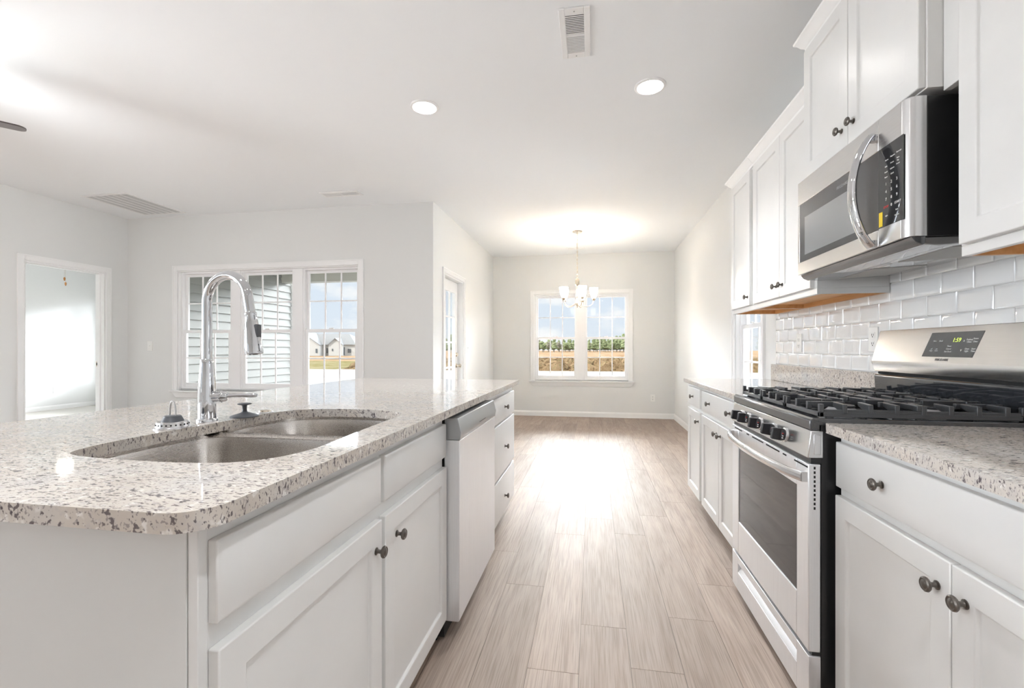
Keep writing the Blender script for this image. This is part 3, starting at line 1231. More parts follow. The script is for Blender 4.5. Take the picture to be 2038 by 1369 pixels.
def rounded_rect(x0, x1, y0, y1, rads, n=8):
    """rads: radius at (x0,y0), (x1,y0), (x1,y1), (x0,y1)"""
    out = []
    for (cx, cy, a0, r) in ((x0, y0, PI, rads[0]), (x1, y0, 1.5 * PI, rads[1]), (x1, y1, 0, rads[2]), (x0, y1, .5 * PI, rads[3])):
        ox = cx + (r if cx == x0 else -r)
        oy = cy + (r if cy == y0 else -r)
        for k in range(n + 1):
            a = a0 + PI / 2 * k / n
            out.append((ox + r * math.cos(a), oy + r * math.sin(a)))
    return out


def slab_with_hole(b, outer, hole, z0, z1):
    bm = b.bm
    loops = []
    for pts in ([outer] + ([hole] if hole else [])):
        vs_ = [bm.verts.new((x, y, z1)) for x, y in pts]
        loops.append([bm.edges.new((vs_[i], vs_[(i + 1) % len(vs_)])) for i in range(len(vs_))])
    edges = [e for l in loops for e in l]
    res = bmesh.ops.triangle_fill(bm, use_beauty=True, use_dissolve=False, edges=edges)
    faces = [f for f in res['geom'] if isinstance(f, bmesh.types.BMFace)]
    ex = bmesh.ops.extrude_face_region(bm, geom=faces, use_keep_orig=True)
    nv = [v for v in ex['geom'] if isinstance(v, bmesh.types.BMVert)]
    for v in nv:
        v.co.z = z0


b = MB()
hole = catmull(SINK, 4)
slab_with_hole(b, rounded_rect(-1.775, -.528, .540, 3.325, (.05, .062, .012, .012)), hole, .8845, .914)
ct = b.build('island_countertop', GRANITE, None, .0045, 3, origin=(-1.15, 1.93, .884))
tag(ct, 'speckled cream granite slab on the island with rounded corner and sink cut-out', 'countertop')

# ---- undermount sink
t = thing('kitchen_sink', 'stainless double-bowl sink set under the island granite', 'sink', (-.89, 1.19, .68))


def bowl(b, pts, ztop, depth, cx, cy):
    rings = []
    prof = [(1.0, 0), (.985, -.02), (.965, -depth * .6), (.945, -depth * .85), (.88, -depth * .97), (.75, -depth), (.12, -depth - .006)]
    for s_, dz in prof:
        rings.append([b.bm.verts.new((cx + (x - cx) * s_, cy + (y - cy) * s_, ztop + dz)) for x, y in pts])
    for A, B in zip(rings, rings[1:]):
        for k in range(len(pts)):
            k2 = (k + 1) % len(pts)
            b.bm.faces.new((A[k], B[k], B[k2], A[k2]))
    b.bm.faces.new(rings[-1])
    return rings[0]


near = catmull([(-1.10, .80), (-1.155, .87), (-1.17, 1.0), (-1.16, 1.12), (-1.13, 1.205), (-1.02, 1.226), (-.80, 1.228), (-.68, 1.215), (-.632, 1.16), (-.612, 1.05), (-.608, .95), (-.632, .86), (-.70, .792), (-.82, .772), (-.96, .772), (-1.05, .782)], 4)
farb = catmull([(-1.13, 1.272), (-1.02, 1.262), (-.80, 1.262), (-.70, 1.27), (-.645, 1.30), (-.628, 1.38), (-.632, 1.48), (-.67, 1.555), (-.76, 1.598), (-.89, 1.614), (-1.01, 1.60), (-1.10, 1.545), (-1.145, 1.43), (-1.150, 1.32)], 4)
for nm, pts, dep, cx, cy in (('bowl', near, .205, -.89, 1.0), ('bowl', farb, .185, -.89, 1.43)):
    b = MB()
    top = bowl(b, pts, .872, dep, cx, cy)
    o = b.build(nm, SINKST, t, normals=False)
    b = MB(); b.lathe([(.055, 0), (.055, .003), (.043, .003), (.040, -.004), (0, -.004)], (cx, cy, .872 - dep + .001), (0, 0, 1)); b.build('drain', CHROME, o)
b = MB()
slab_with_hole(b, rounded_rect(-1.20, -.585, .745, 1.245, (.08, .08, .005, .005)), near, .8722, .8838)
slab_with_hole(b, rounded_rect(-1.20, -.585, 1.246, 1.645, (.005, .005, .08, .08)), farb, .8722, .8838)
# the divider stands lower than the flange
for v in b.bm.verts:
    if 1.195 < v.co.y < 1.285 and -1.16 < v.co.x < -.63:
        v.co.z -= .009
b.build('rim', SINKST, t)

# ---- faucet
FX, FY, FZ = -1.191, 1.256, .914
t = thing('faucet', 'tall chrome gooseneck pull-down faucet at the sink', 'faucet', (FX, FY, FZ))
b = MB(); b.lathe([(.0295, 0), (.0295, .006), (.0275, .009), (.025, .010)], (FX, FY, FZ), (0, 0, 1), 40); b.build('base', CHROME, t)
b = MB(); b.lathe([(.0250, .008), (.0252, .05), (.0248, .09), (.0236, .125), (.0212, .155), (.0190, .180), (.0186, .192), (.0170, .1945)], (FX, FY, FZ), (0, 0, 1), 40); b.build('body', CHROME, t)
dx, dy = math.cos(R(-6)), math.sin(R(-6))
pts = [(FX, FY, FZ + .185)]
r0 = .0805
zc = FZ + .372
for k in range(6):
    pts.append((FX, FY, FZ + .20 + (zc - FZ - .20) * k / 5))
for k in range(1, 21):
    a = PI * k / 20 * .965
    pts.append((FX + dx * (r0 - r0 * math.cos(a)), FY + dy * (r0 - r0 * math.cos(a)), zc + r0 * 1.02 * math.sin(a)))
p_, q_ = Vector(pts[-2]), Vector(pts[-1])
dirn = (q_ - p_).normalized()
pts.append(tuple(q_ + dirn * .055))
b = MB(); b.tube(pts, .0142, 28, up=(dy, -dx, .0001)); b.build('spout', CHROME, t)
e = Vector(pts[-1])
b = MB()
b.lathe([(.0150, -.012), (.0172, -.008), (.0172, -.004), (.0160, 0), (.0182, .02), (.0215, .055), (.0245, .088), (.0258, .110), (.0252, .116), (.020, .118), (.018, .112), (0, .112)], e, (dirn.x * .6, dirn.y * .6, dirn.z), 36)
sh = b.build('spray_head', CHROME, t)
b = MB()
b.box(e.x + .012, e.x + .030, e.y - .011, e.y + .011, e.z - .068, e.z - .026)
b.build('spray_button', RUBBER, sh, .005, 3)['label'] = 'dark grey button'
b = MB(); b.box(e.x + .014, e.x + .0295, e.y - .010, e.y + .010, e.z - .110, e.z - .071); b.build('spray_switch', CHROME, sh, .004)
b = MB()
hz = FZ + .077
hax = Vector((.96, .28, 0)).normalized()
b.lathe([(.0165, .012), (.0165, .040), (.0188, .0415), (.0188, .0445), (.0168, .046), (.0160, .054), (.011, .062), (0, .064)], (FX, FY, hz), hax, 28)
hd = b.build('handle', CHROME, t)
ha = Vector((FX, FY, hz)) + hax * .056
b = MB()
b.tube([ha, ha + hax * .020 + Vector((0, 0, .002)), ha + hax * .050 + Vector((0, 0, .003)), ha + hax * .084 + Vector((0, 0, .003)), ha + hax * .094 + Vector((0, 0, .003))], [.0085, .0062, .0060, .0076, .0045], 14)
b.build('lever', CHROME, hd)

# ---- strainer basket, stopper, drain cap on the counter
sx, sy, sz = -1.190, 1.135, .914
t = thing('sink_strainer', 'steel basket strainer with black stopper and wire loop, beside the faucet base', 'sink strainer', (sx, sy, sz))
b = MB(); b.lathe([(.046, 0), (.046, .0025), (.041, .004), (.0385, .018), (.0355, .0195), (.030, .0195), (0, .0195)], (sx, sy, sz), (0, 0, 1), 40); bk = b.build('basket', STEEL, t)
b = MB()
for k in range(22):
    a = 2 * PI * k / 22
    c_, s_ = math.cos(a), math.sin(a)
    b.cyl((sx + c_ * .036, sy + s_ * .036, sz + .011), (sx + c_ * .0405, sy + s_ * .0405, sz + .011), .0023, seg=8)
b.build('hole_pattern', DARK, bk)
b = MB(); b.lathe([(.029, .0195), (.027, .022), (.021, .034), (.018, .035), (0, .035)], (sx, sy, sz), (0, 0, 1), 36); b.build('stopper', RUBBER, t)['label'] = 'black rubber stopper'
b = MB()
b.tube([(sx - .010 + .010 * (1 - math.cos(PI * k / 12)), sy, sz + .034 + .042 * math.sin(PI * k / 12) ** .7 if 0 < k < 12 else sz + .030) for k in range(13)], .0026, 10, up=(0, 1, 0))
b.build('wire_loop', STEEL, t)

sx, sy = -1.147, 1.362
t = thing('drain_stopper', 'dark grey rubber drain stopper with flared knob, behind the sink edge', 'stopper', (sx, sy, sz))
b = MB(); b.lathe([(.043, 0), (.0435, .002), (.042, .004), (.030, .008), (.014, .013), (.0085, .017)], (sx, sy, sz), (0, 0, 1), 40); b.build('disc', RUBBER, t)
b = MB(); b.lathe([(.0085, .0165), (.0070, .022), (.0070, .034), (.0085, .038), (.021, .0415), (.0215, .0435), (.019, .045), (0, .045)], (sx, sy, sz), (0, 0, 1), 32); b.build('grip', RUBBER, t)
sx, sy = -1.150, 1.462
t = thing('drain_strainer', 'small flat bronze and steel cap lying behind the rubber stopper', 'drain strainer', (sx, sy, sz))
b = MB(); b.lathe([(.027, 0), (.027, .0025), (.024, .0045), (0, .0045)], (sx, sy, sz), (0, 0, 1), 32); b.build('rim', STEEL, t)
b = MB(); b.lathe([(.021, .0045), (.020, .008), (.012, .0095), (0, .010)], (sx, sy, sz), (0, 0, 1), 32); b.build('cap', NICKEL, t)

# ================================================================== RIGHT-HAND RUN, lower cabinets
RX = .740


def T_r(y1, z0):
    return lambda u, v, n: (RX - n, y1 - u, z0 + v)


def lower(name, label, y0, y1, doors, drawers):
    t = thing(name, label, 'cabinet', ((RX + XR) / 2, (y0 + y1) / 2, 0))
    b = MB(); base_carcass(b, RX, XR - .005, y0, y1, .075); b.build('carcass', CAB, t, .0015)
    for (a, c, ks) in drawers:
        b = MB(); b.slab(T_r(c, .728), c - a, .134, ease=.006); d = b.build('drawer', CAB, t, .002)
        for k in ks:
            knob(d, (RX - .020, k, .797), -1)
    for (a, c, k) in doors:
        b = MB(); b.panel(T_r(c, .100), c - a, .602); d = b.build('door', CAB, t, .0025)
        knob(d, (RX - .020, k, .640), -1)
    return t


lower('base_cabinet', 'narrow white base cabinet at the counter end near the window', 3.282, 3.728, [(3.315, 3.702, 3.343)], [(3.315, 3.702, [3.515])])
lower('base_cabinet', 'white base cabinet with wide two-knob drawer between narrow cabinet and range', 2.362, 3.281, [(2.834, 3.254, 2.872), (2.395, 2.830, 2.790)], [(2.395, 3.254, [3.04, 2.604])])
lower('base_cabinet', 'white base cabinet with wide drawer on the close side of the range', .590, 1.540, [(1.080, 1.532, 1.115), (.622, 1.076, 1.040)], [(.622, 1.532, [1.305, .85])])

b = MB(); b.box(.700, XR - .002, 2.350, 3.765, .8845, .914)
ct = b.build('far_countertop', GRANITE, None, .0045, 3, origin=(1.0, 3.06, .884))
tag(ct, 'granite countertop between the range and the window, with low splash strip', 'countertop')
b = MB(); b.box(XR - .022, XR - .002, 2.350, 3.655, .9142, 1.030); b.build('splash_strip', GRANITE, ct, .002, origin=(1.0, 3.06, .884))
b = MB()
slab_with_hole(b, rounded_rect(.700, XR - .002, .575, 1.553, (.01, .01, .004, .012)), None, .8845, .914)
ct = b.build('near_countertop', GRANITE, None, .0045, 3, origin=(1.0, 1.07, .884))
tag(ct, 'granite countertop over the base cabinet on the close side of the range', 'countertop')
b = MB(); b.box(XR - .022, XR - .002, .575, 1.553, .9142, 1.030); b.build('splash_strip', GRANITE, ct, .002, origin=(1.0, 1.07, .884))


# ---- tile field
def tiles():
    b = MB()
    b.box(XR - .006, XR - .0005, .6, 3.594, 1.030, 1.515)
    o = b.build('wall_tile', GROUT)
    o['kind'] = 'structure'
    r = random.Random(9)
    b = MB()
    pw, ph = .1535, .0796
    for row in range(6):
        z0 = 1.0325 + row * ph
        off = 2.610 if row % 2 == 0 else 2.610 + pw / 2
        k0 = math.floor((.6 - off) / pw)
        y = off + k0 * pw
        while y < 3.594:
            a, c = max(y + .001, .6), min(y + pw - .001, 3.593)
            y += pw
            if c - a < .02:
                continue
            z1 = z0 + ph - .002
            e = .0045
            tx, tz = r.uniform(-.0007, .0007), r.uniform(-.0006, .0006)
            xf = XR - .0125
            xm = XR - .0095
            def ring(s, x, tilt):
                return [b.bm.verts.new((x + (tx if yy == 0 else -tx) * tilt + (tz if zz == 0 else -tz) * tilt, (a + s if yy == 0 else c - s), (z0 + s if zz == 0 else z1 - s))) for yy, zz in ((0, 0), (1, 0), (1, 1), (0, 1))]
            rs = [ring(0, XR - .004, 0), ring(0, xm, 0), ring(.0016, xm - .0016, .5), ring(e, xf, 1), ring(e + .012, xf - .0004, 1)]
            for A, B in zip(rs, rs[1:]):
                for k in range(4):
                    k2 = (k + 1) % 4
                    b.bm.faces.new((A[k], A[k2], B[k2], B[k]))
            b.bm.faces.new(rs[-1])
    t_ = b.build('tile_field', TILE, o, smooth=True)
    return o


tiles()


# ---- outlets and switches
def plate(name, label, cat, org, Mp, parts='outlet', group=None):
    """Mp(u, v, n): u across, v up, n out of the wall"""
    t = thing(name, label, cat, org, group)
    b = MB()
    def bx(u0, u1, v0, v1, n0, n1, bb):
        p, q = Mp(u0, v0, n0), Mp(u1, v1, n1)
        bb.box(p[0], q[0], p[1], q[1], p[2], q[2])
    bx(-.036, .036, -.058, .058, 0, .006, b)
    b.build('plate', WHITEP, t, .002)
    if parts == 'outlet':
        for v in (.020, -.020):
            b = MB(); bx(-.017, .017, v - .014, v + .014, .006, .0075, b); s = b.build('socket', WHITEP, t, .0007)
            b = MB()
            bx(-.008, -.005, v - .003, v + .007, .0074, .0078, b); bx(.005, .008, v - .003, v + .007, .0074, .0078, b); bx(-.003, .003, v - .010, v - .005, .0074, .0078, b)
            b.build('slot_pattern', DARK, s)
    else:
        b = MB(); bx(-.005, .005, -.012, .012, .006, .0075, b); s = b.build('toggle_bed', WHITEP, t)
        b = MB(); bx(-.004, .004, .000, .010, .0075, .018, b); b.build('toggle', WHITEP, s, .001)
    return t


plate('wall_outlet', 'white outlet on the tile between the window and the range', 'outlet', (XR - .0125, 3.20, 1.180), lambda u, v, n: (XR - .0128 - n, 3.20 + u, 1.180 + v))
plate('wall_outlet', 'white outlet on the tile half hidden behind the range console', 'outlet', (XR - .0125, 2.413, 1.185), lambda u, v, n: (XR - .0128 - n, 2.413 + u, 1.185 + v))
plate('wall_outlet', 'white outlet low on the dining wall below the window', 'outlet', (.973, YF, .338), lambda u, v, n: (.973 + u, YF - n, .338 + v))
plate('light_switch', 'white light switch on the living room wall near the triple window', 'light switch', (-5.308, YL, 1.176), lambda u, v, n: (-5.308 + u, YL - n, 1.176 + v), 'switch')
plate('light_switch', 'white light switch beside the glazed porch door', 'light switch', (XL, 6.141, 1.15), lambda u, v, n: (XL + n, 6.141 + u, 1.15 + v), 'switch')
plate('wall_outlet', 'white outlet low on the bedroom wall seen through the doorway', 'outlet', (BX0, 7.05, .369), lambda u, v, n: (BX0 + n, 7.05 + u, .369 + v))

# ================================================================== RANGE
GY0, GY1 = 1.556, 2.338
t = thing('gas_range', 'stainless gas range with black grates and five black knobs', 'range', (.98, 1.945, 0))
b = MB(); b.box(.694, 1.285, GY0 + .003, GY1 - .003, .03, .905); b.build('body', BLACKM, t, .002)
b = MB()
for y in (GY0 + .05, GY1 - .05):
    for x in (.74, 1.2):
        b.cyl((x, y, 0), (x, y, .03), .018, seg=12)
b.build('levelling_feet', BLACKP, t)
b = MB()
b.prism([(.668, .888), (.664, .893), (.664, .921), (.672, .927), (1.275, .927), (1.275, .905), (.69, .905), (.69, .888)], lambda p, q, s: (p, s, q), GY0, GY1)
b.build('cooktop', BLACKE, t, .003, 3)
b = MB(); b.box(.6625, .668, GY0 + .004, GY1 - .004, .8905, .918); b.build('front_trim', mat('smoked_trim', (.22, .22, .225), .18, metal=.8), t, .002)
# knob panel
b = MB()
b.prism([(.654, .803), (.665, .888), (.700, .888), (.700, .803)], lambda p, q, s: (p, s, q), GY0, GY1)
kp = b.build('knob_panel', STEEL, t, .003)
b = MB(); b.box(.672, .692, GY0 - .0008, GY0 + .002, .815, .876); b.build('end_cap_emboss', STEEL, kp, .002)
nx_ = Vector((-.085, 0, .011)).normalized()
for ky in (2.205, 2.118, 1.978, 1.836, 1.738):
    c = Vector((.6595, ky, .842))
    b = MB()
    b.lathe([(.0245, 0), (.0245, .004), (.021, .006)], c, nx_, 28)
    kn = b.build('knob', STEEL, t)
    b = MB()
    b.lathe([(.0205, .004), (.0205, .016), (.0185, .019), (0, .019)], c, nx_, 28)
    M = Matrix.Translation(c)
    ux, uz = nx_, Vector((nx_.z, 0, -nx_.x))
    def kp3(a, y, z):
        v = c + ux * a + uz * z
        return (v.x, v.y + y, v.z)
    w_ = .0105
    b.hexa([kp3(.010, -w_, -.0215), kp3(.044, -w_ * .8, -.0195), kp3(.044, w_ * .8, -.0195), kp3(.010, w_, -.0215), kp3(.010, -w_, .0215), kp3(.044, -w_ * .8, .0195), kp3(.044, w_ * .8, .0195), kp3(.010, w_, .0215)])
    b.build('grip', BLACKP, kn, .003)
    b = MB()
    for a, z, s_ in ((.0145, .004, .003),):
        b.hexa([kp3(.0125, -.0212, z), kp3(.0175, -.0212, z), kp3(.0175, -.018, z), kp3(.0125, -.018, z), kp3(.0125, -.0212, z + .004), kp3(.0175, -.0212, z + .004), kp3(.0175, -.018, z + .004), kp3(.0125, -.018, z + .004)])
    b.build('red_mark', mat('dull_red_mark', (.30, .025, .02), .5), kn)
    b = MB()
    for z in (-.004, -.011):
        b.hexa([kp3(.0125, -.0208, z), kp3(.0165, -.0208, z), kp3(.0165, -.0165, z), kp3(.0125, -.0165, z), kp3(.0125, -.0208, z + .003), kp3(.0165, -.0208, z + .003), kp3(.0165, -.0165, z + .003), kp3(.0125, -.0165, z + .003)])
    b.build('white_mark', INK, kn)
# oven door
b = MB()
x0, x1 = .657, .692
wy0, wy1, wz0, wz1 = 1.640, 2.248, .352, .698
b.box(x0, x1, GY0, wy0, .205, .785); b.box(x0, x1, wy1, GY1, .205, .785)
b.box(x0, x1, wy0, wy1, .205, wz0); b.box(x0, x1, wy0, wy1, wz1, .785)
od = b.build('oven_door', STEELV, t, .003)
b = MB(); b.box(x0 + .004, x1, wy0, wy1, wz0, wz1); wn = b.build('oven_window', BLACKG, od)
b = MB()
for (a, c) in ((2.194, 2.299), (2.101, 2.133), (1.937, 2.063), (1.779, 1.907), (1.719, 1.749), (1.560, 1.657)):
    b.box(x0 - .0006, x0 + .004, a, c, .772, .777)
for k in range(10):
    z = .645 + k * .0138
    b.box(.672, .677, GY0 - .0006, GY0 + .004, z, z + .008)
b.build('vent_slots', DARK, od)
b = MB()
hp = []
for k in range(25):
    s = k / 24
    bow = .052 * (1 - (2 * s - 1) ** 2) ** .75 + .012
    hp.append((x0 - bow, GY0 + .012 + (GY1 - GY0 - .024) * s, .742 + .008 * (1 - (2 * s - 1) ** 2)))
b.tube(hp, .0125, 16, flat=(.75, 1.25))
for y in (GY0 + .018, GY1 - .018):
    b.box(x0 - .016, x0 + .002, y - .012, y + .012, .728, .758)
b.build('handle', STEEL, od)
b = MB(); b.box(.665, .694, GY0 + .002, GY1 - .002, .786, .802); b.build('gap_shadow', BLACKP, t)
# drawer with a long finger recess
b = MB()
ry0, ry1, rz0, rz1 = 1.640, 2.256, .118, .158
b.box(x0, x1, GY0, ry0, .035, .192); b.box(x0, x1, ry1, GY1, .035, .192)
b.box(x0, x1, ry0, ry1, .035, rz0); b.box(x0, x1, ry0, ry1, rz1, .192)
b.hexa([(x0 + .002, ry0, rz0), (x1, ry0, rz0), (x1, ry1, rz0), (x0 + .002, ry1, rz0), (x0 + .0025, ry0, rz0 + .002), (x1, ry0, rz1), (x1, ry1, rz1), (x0 + .0025, ry1, rz0 + .002)])
b.build('drawer', STEELV, t, .0025)
b = MB(); b.box(.668, .694, GY0 + .004, GY1 - .004, .193, .204); b.build('drawer_gap', BLACKP, t)
# backguard: black riser and the steel console
b = MB(); b.prism([(1.262, .927), (1.256, 1.022), (1.262, 1.030), (1.295, 1.030), (1.295, .90), (1.275, .90)], lambda p, q, s: (p, s, q), GY0 + .004, GY1 - .004); b.build('riser', BLACKE, t, .003, 3)
b = MB(); b.box(1.272, 1.295, GY0 + .006, GY1 - .006, 1.030, 1.042); b.build('vent_gap', DARK, t)
b = MB()
b.prism([(1.262, 1.040), (1.247, 1.082), (1.249, 1.090), (1.284, 1.222), (1.300, 1.222), (1.300, 1.040)], lambda p, q, s: (p, s, q), GY0, GY1)
cs = b.build('console', STEEL, t, .002)
n_c = Vector((-(1.222 - 1.090), 0, 1.284 - 1.249)).normalized()   # outward normal of the sloping face
up_c = Vector((1.284 - 1.249, 0, 1.222 - 1.090)).normalized()


def on_console(y, f, lift):
    """point on the sloping face, f metres up the slope from its foot"""
    p = Vector((1.249, y, 1.090)) + up_c * f + n_c * lift
    return p


dy0, dy1, f0, f1 = 1.775, 2.010, .022, .115
b = MB()
sh_ = .0
cor = [(dy1 + .014, f0), (dy0 - .0 + .010, f0), (dy0 - .010, f1), (dy1 - .006, f1)]
q = [on_console(y, f, .0012) for y, f in cor] + [on_console(y, f, -.004) for y, f in cor]
b.hexa(q)
dp = b.build('display_panel', mat('smoked_display', (.10, .10, .10), .12), cs, .0005)


def console_M(y, f, lift=.0016):
    p = on_console(y, f, lift)
    r_ = Vector((0, -1, 0))
    return Matrix(((r_.x, up_c.x, n_c.x, p.x), (r_.y, up_c.y, n_c.y, p.y), (r_.z, up_c.z, n_c.z, p.z), (0, 0, 0, 1)))


b = MB(); b.text('1:59', .022, console_M(1.872, .084), shear=.1); b.build('display_digits', OLED, dp, smooth=False)
b = MB()
for s_, y, f in (('Bake', 1.975, .082), ('Broil', 1.945, .082), ('^', 1.838, .078), ('Preheat', 1.815, .085), ('Steam', 1.790, .088), ('Clean', 1.815, .077), ('Clean', 1.790, .078),
                 ('off', 1.982, .052), ('High', 1.982, .045), ('on', 1.955, .052), ('Low', 1.955, .045), ('Timer', 1.898, .062), ('Cancel', 1.898, .052), ('Set Clock', 1.898, .042), ('v', 1.840, .048),
                 ('Oven', 1.815, .052), ('Light', 1.815, .044), ('Start', 1.788, .052), ('Time', 1.788, .044)):
    b.text(s_, .0085 if s_ not in '^v' else .016, console_M(y, f))
b.build('button_lettering', INK, dp, smooth=False)
b = MB(); b.text('FRIGIDAIRE', .0125, console_M(1.918, .011, .0006)); b.build('brand_lettering', INKD, cs, smooth=False)
# burners
burn = [(.835, 1.735), (1.105, 1.735), (.97, 1.945), (.835, 2.16), (1.105, 2.16)]
for (x, y) in burn:
    b = MB(); b.lathe([(.048, .927), (.048, .931), (.040, .938), (.036, .944)], (x, y, 0), (0, 0, 1), 32); bb = b.build('burner', GREYP, t)
    b = MB(); b.lathe([(.038, .944), (.039, .948), (.036, .951), (0, .952)], (x, y, 0), (0, 0, 1), 32); b.build('burner_cap', IRON, bb)
# three cast-iron grates
posts = [[2.284, 2.224, 2.168, 2.074], [1.974, 1.918, 1.870, 1.836], [1.742, 1.655, 1.592, 1.534 + .035]]
spans = [(2.062, 2.296), (1.826, 2.052), (1.560, 1.816)]
for (y0, y1), pp in zip(spans, posts):
    b = MB()
    xa_, xb_ = .690, 1.235
    zr0, zr1, zt = .931, .945, .970
    w_ = .013
    b.box(xa_, xa_ + w_, y0, y1, zr0, zr1); b.box(xb_ - w_, xb_, y0, y1, zr0, zr1)
    b.box(xa_, xb_, y0, y0 + w_, zr0, zr1); b.box(xa_, xb_, y1 - w_, y1, zr0, zr1)
    for i in range(4):
        y = y0 + (y1 - y0 - w_) * i / 3
        wide = (i in (0, 3))
        x_end = [.86, .80, .80, .86][i]
        # front and rear teeth with square posts, their bars reaching over the burners
        b.box(xa_, xa_ + w_, y, y + w_, zr1, zt)
        b.box(xb_ - w_, xb_, y, y + w_, zr1, zt)
        if i in (1, 2):
            b.box(xa_ + w_, x_end, y, y + w_, zt - .016, zt)
            b.box(1.07 + (.04 if i == 1 else 0), xb_ - w_, y, y + w_, zt - .016, zt)
            b.box(.90, 1.02, y, y + w_, zt - .016, zt)
        else:
            b.box(xa_ + w_, xb_ - w_, y + .002, y + w_ - .002, zt - .030, zt - .016)
    ym = (y0 + y1) / 2
    for k in range(7):
        x = .755 + k * .071
        for s in (0, 1):
            ye = y0 if s == 0 else y1
            sg = 1 if s == 0 else -1
            L_ = .085 if k in (1, 2, 4, 5) else .098
            b.hexa([(x, ye, zt - .03), (x + w_, ye, zt - .03), (x + w_ + .012, ye + sg * L_, zt - .012), (x + .012, ye + sg * L_, zt - .012),
                    (x, ye, zt), (x + w_, ye, zt), (x + w_ + .012, ye + sg * L_, zt), (x + .012, ye + sg * L_, zt)])
    b.box(.955, .955 + w_, y0, y1, zt - .016, zt)
    for x in (xa_ + .02, xb_ - .04):
        for y in (y0, y1 - w_):
            b.box(x, x + .02, y, y + w_, .9275, zr0)
    b.build('grate', IRON, t, .002)

# ================================================================== UPPER CABINETS
UX = 1.005


def crown(b, xf, z, y0, y1, ends=(1, 1)):
    prof = [(0, 0), (-.008, 0), (-.010, .012), (-.022, .022), (-.034, .040), (-.044, .048), (-.046, .058), (0, .058)]
    rows = []
    for p, q in prof:
        rows.append((p, q))
    A = [b.bm.verts.new((xf + p, y0 + p * ends[0], z + q)) for p, q in rows]
    B = [b.bm.verts.new((xf + p, y1 - p * ends[1], z + q)) for p, q in rows]
    n = len(rows)
    b.bm.faces.new(A[::-1]); b.bm.faces.new(B)
    for i in range(n):
        j = (i + 1) % n
        b.bm.faces.new((A[i], A[j], B[j], B[i]))
    # the returns along both sides
    for yy, sg, on in ((y0, -1, ends[0]), (y1, 1, ends[1])):
        if on:
            C = [b.bm.verts.new((xf + p, yy - sg * p, z + q)) for p, q in rows]
            D = [b.bm.verts.new((XR - .004, yy - sg * p, z + q)) for p, q in rows]
            b.bm.faces.new(C[::-1]); b.bm.faces.new(D)
            for i in range(n):
                j = (i + 1) % n
                b.bm.faces.new((C[i], C[j], D[j], D[i]))


def upper(label, y0, y1, z0, z1, xf, doors, under, ends, door_th=.020, fillers=()):
    t = thing('wall_cabinet', label, 'cabinet', ((xf + XR) / 2, (y0 + y1) / 2, z0))
    b = MB()
    lip = .028 if under else 0
    b.box(xf, XR - .014, y0, y1, z0 + lip, z1)
    if under:
        b.box(xf, xf + .018, y0, y1, z0, z0 + lip)
        b.box(xf + .018, XR - .014, y0, y0 + .004, z0, z0 + lip)
        b.box(xf + .018, XR - .014, y1 - .004, y1, z0, z0 + lip)
    for f in fillers:
        b.box(*f)
    b.build('carcass', CAB, t, .0015)
    if under:
        b = MB()
        b.box(xf + .018, XR - .015, y0 + .005, y1 - .005, z0 + lip - .003, z0 + lip - .0005)
        b.box(xf + .018, XR - .015, y0 + .004, y0 + .018, z0 + .001, z0 + lip - .003)
        b.box(xf + .018, XR - .015, y1 - .018, y1 - .004, z0 + .001, z0 + lip - .003)
        b.box(XR - .034, XR - .015, y0 + .018, y1 - .018, z0 + .001, z0 + lip - .003)
        b.build('underside', WOOD, t)['label'] = 'bare orange-toned wood underside'
    for (a, c, k, kz, dz0, dz1) in doors:
        b = MB()
        b.panel(lambda u, v, n: (xf - n, c - u, dz0 + v), c - a, dz1 - dz0, th=door_th, fr=.058)
        d = b.build('door', CAB, t, .0025)
        knob(d, (xf - door_th, k, kz), -1)
    b = MB(); crown(b, xf, z1 - .004, y0, y1, ends); b.build('crown_moulding', TRIM, t, .001)
    return t


upper('narrow white wall cabinet at the row end above the window', 3.112, 3.560, 1.390, 2.300, UX, [(3.148, 3.540, 3.180, 1.475, 1.420, 2.285)], True, (0, 1))
upper('tall two-door white wall cabinet adjoining the microwave', 2.296, 3.110, 1.390, 2.300, UX, [(2.672, 3.082, 2.712, 1.480, 1.420, 2.285), (2.318, 2.668, 2.630, 1.480, 1.420, 2.285)], True, (0, 0))
upper('raised deep white wall cabinet above the microwave', 1.534, 2.290, 1.905, 2.500, .965, [(1.922, 2.284, 1.962, 1.978, 1.908, 2.486), (1.540, 1.918, 1.880, 1.978, 1.908, 2.486)], False, (1, 1))
upper('large white wall cabinet over the counter on the close side of the microwave', .690, 1.466, 1.395, 2.300, UX, [(1.075, 1.448, 1.113, 1.480, 1.425, 2.285), (.700, 1.071, 1.033, 1.480, 1.425, 2.285)], True, (1, 0), fillers=[(UX, UX + .02, 1.4665, 1.532, 1.890, 2.300)])

# ================================================================== MICROWAVE
MY0, MY1, MZ0, MZ1 = 1.534, 2.268, 1.470, 1.884
t = thing('microwave', 'stainless over-range microwave with arched chrome handle under the raised cabinet', 'microwave', (1.11, 1.90, MZ0))
b = MB(); b.box(.966, XR - .014, MY0 + .002, MY1 - .002, MZ0, MZ1 - .002); b.build('body', BLACKM, t, .002)
sy_ = 1.674
b = MB()
wy0, wy1, wz0, wz1 = sy_ + .0015, 2.250, 1.526, 1.782
b.box(.914, .965, sy_ + .0015, MY1, wz1, MZ1); b.box(.914, .965, sy_ + .0015, MY1, MZ0 + .002, wz0)
b.box(.914, .965, wy1, MY1, wz0, wz1)
b.box(.9165, .965, wy0, wy1, wz0, wz1)
dr = b.build('door', STEEL, t, .002)
b = MB(); b.box(.9145, .9164, wy0, wy1 - .001, wz0 + .001, wz1 - .001); bz = b.build('door_glass', mat('smoked_glass', (.075, .075, .078), .07, spec=.6), dr)
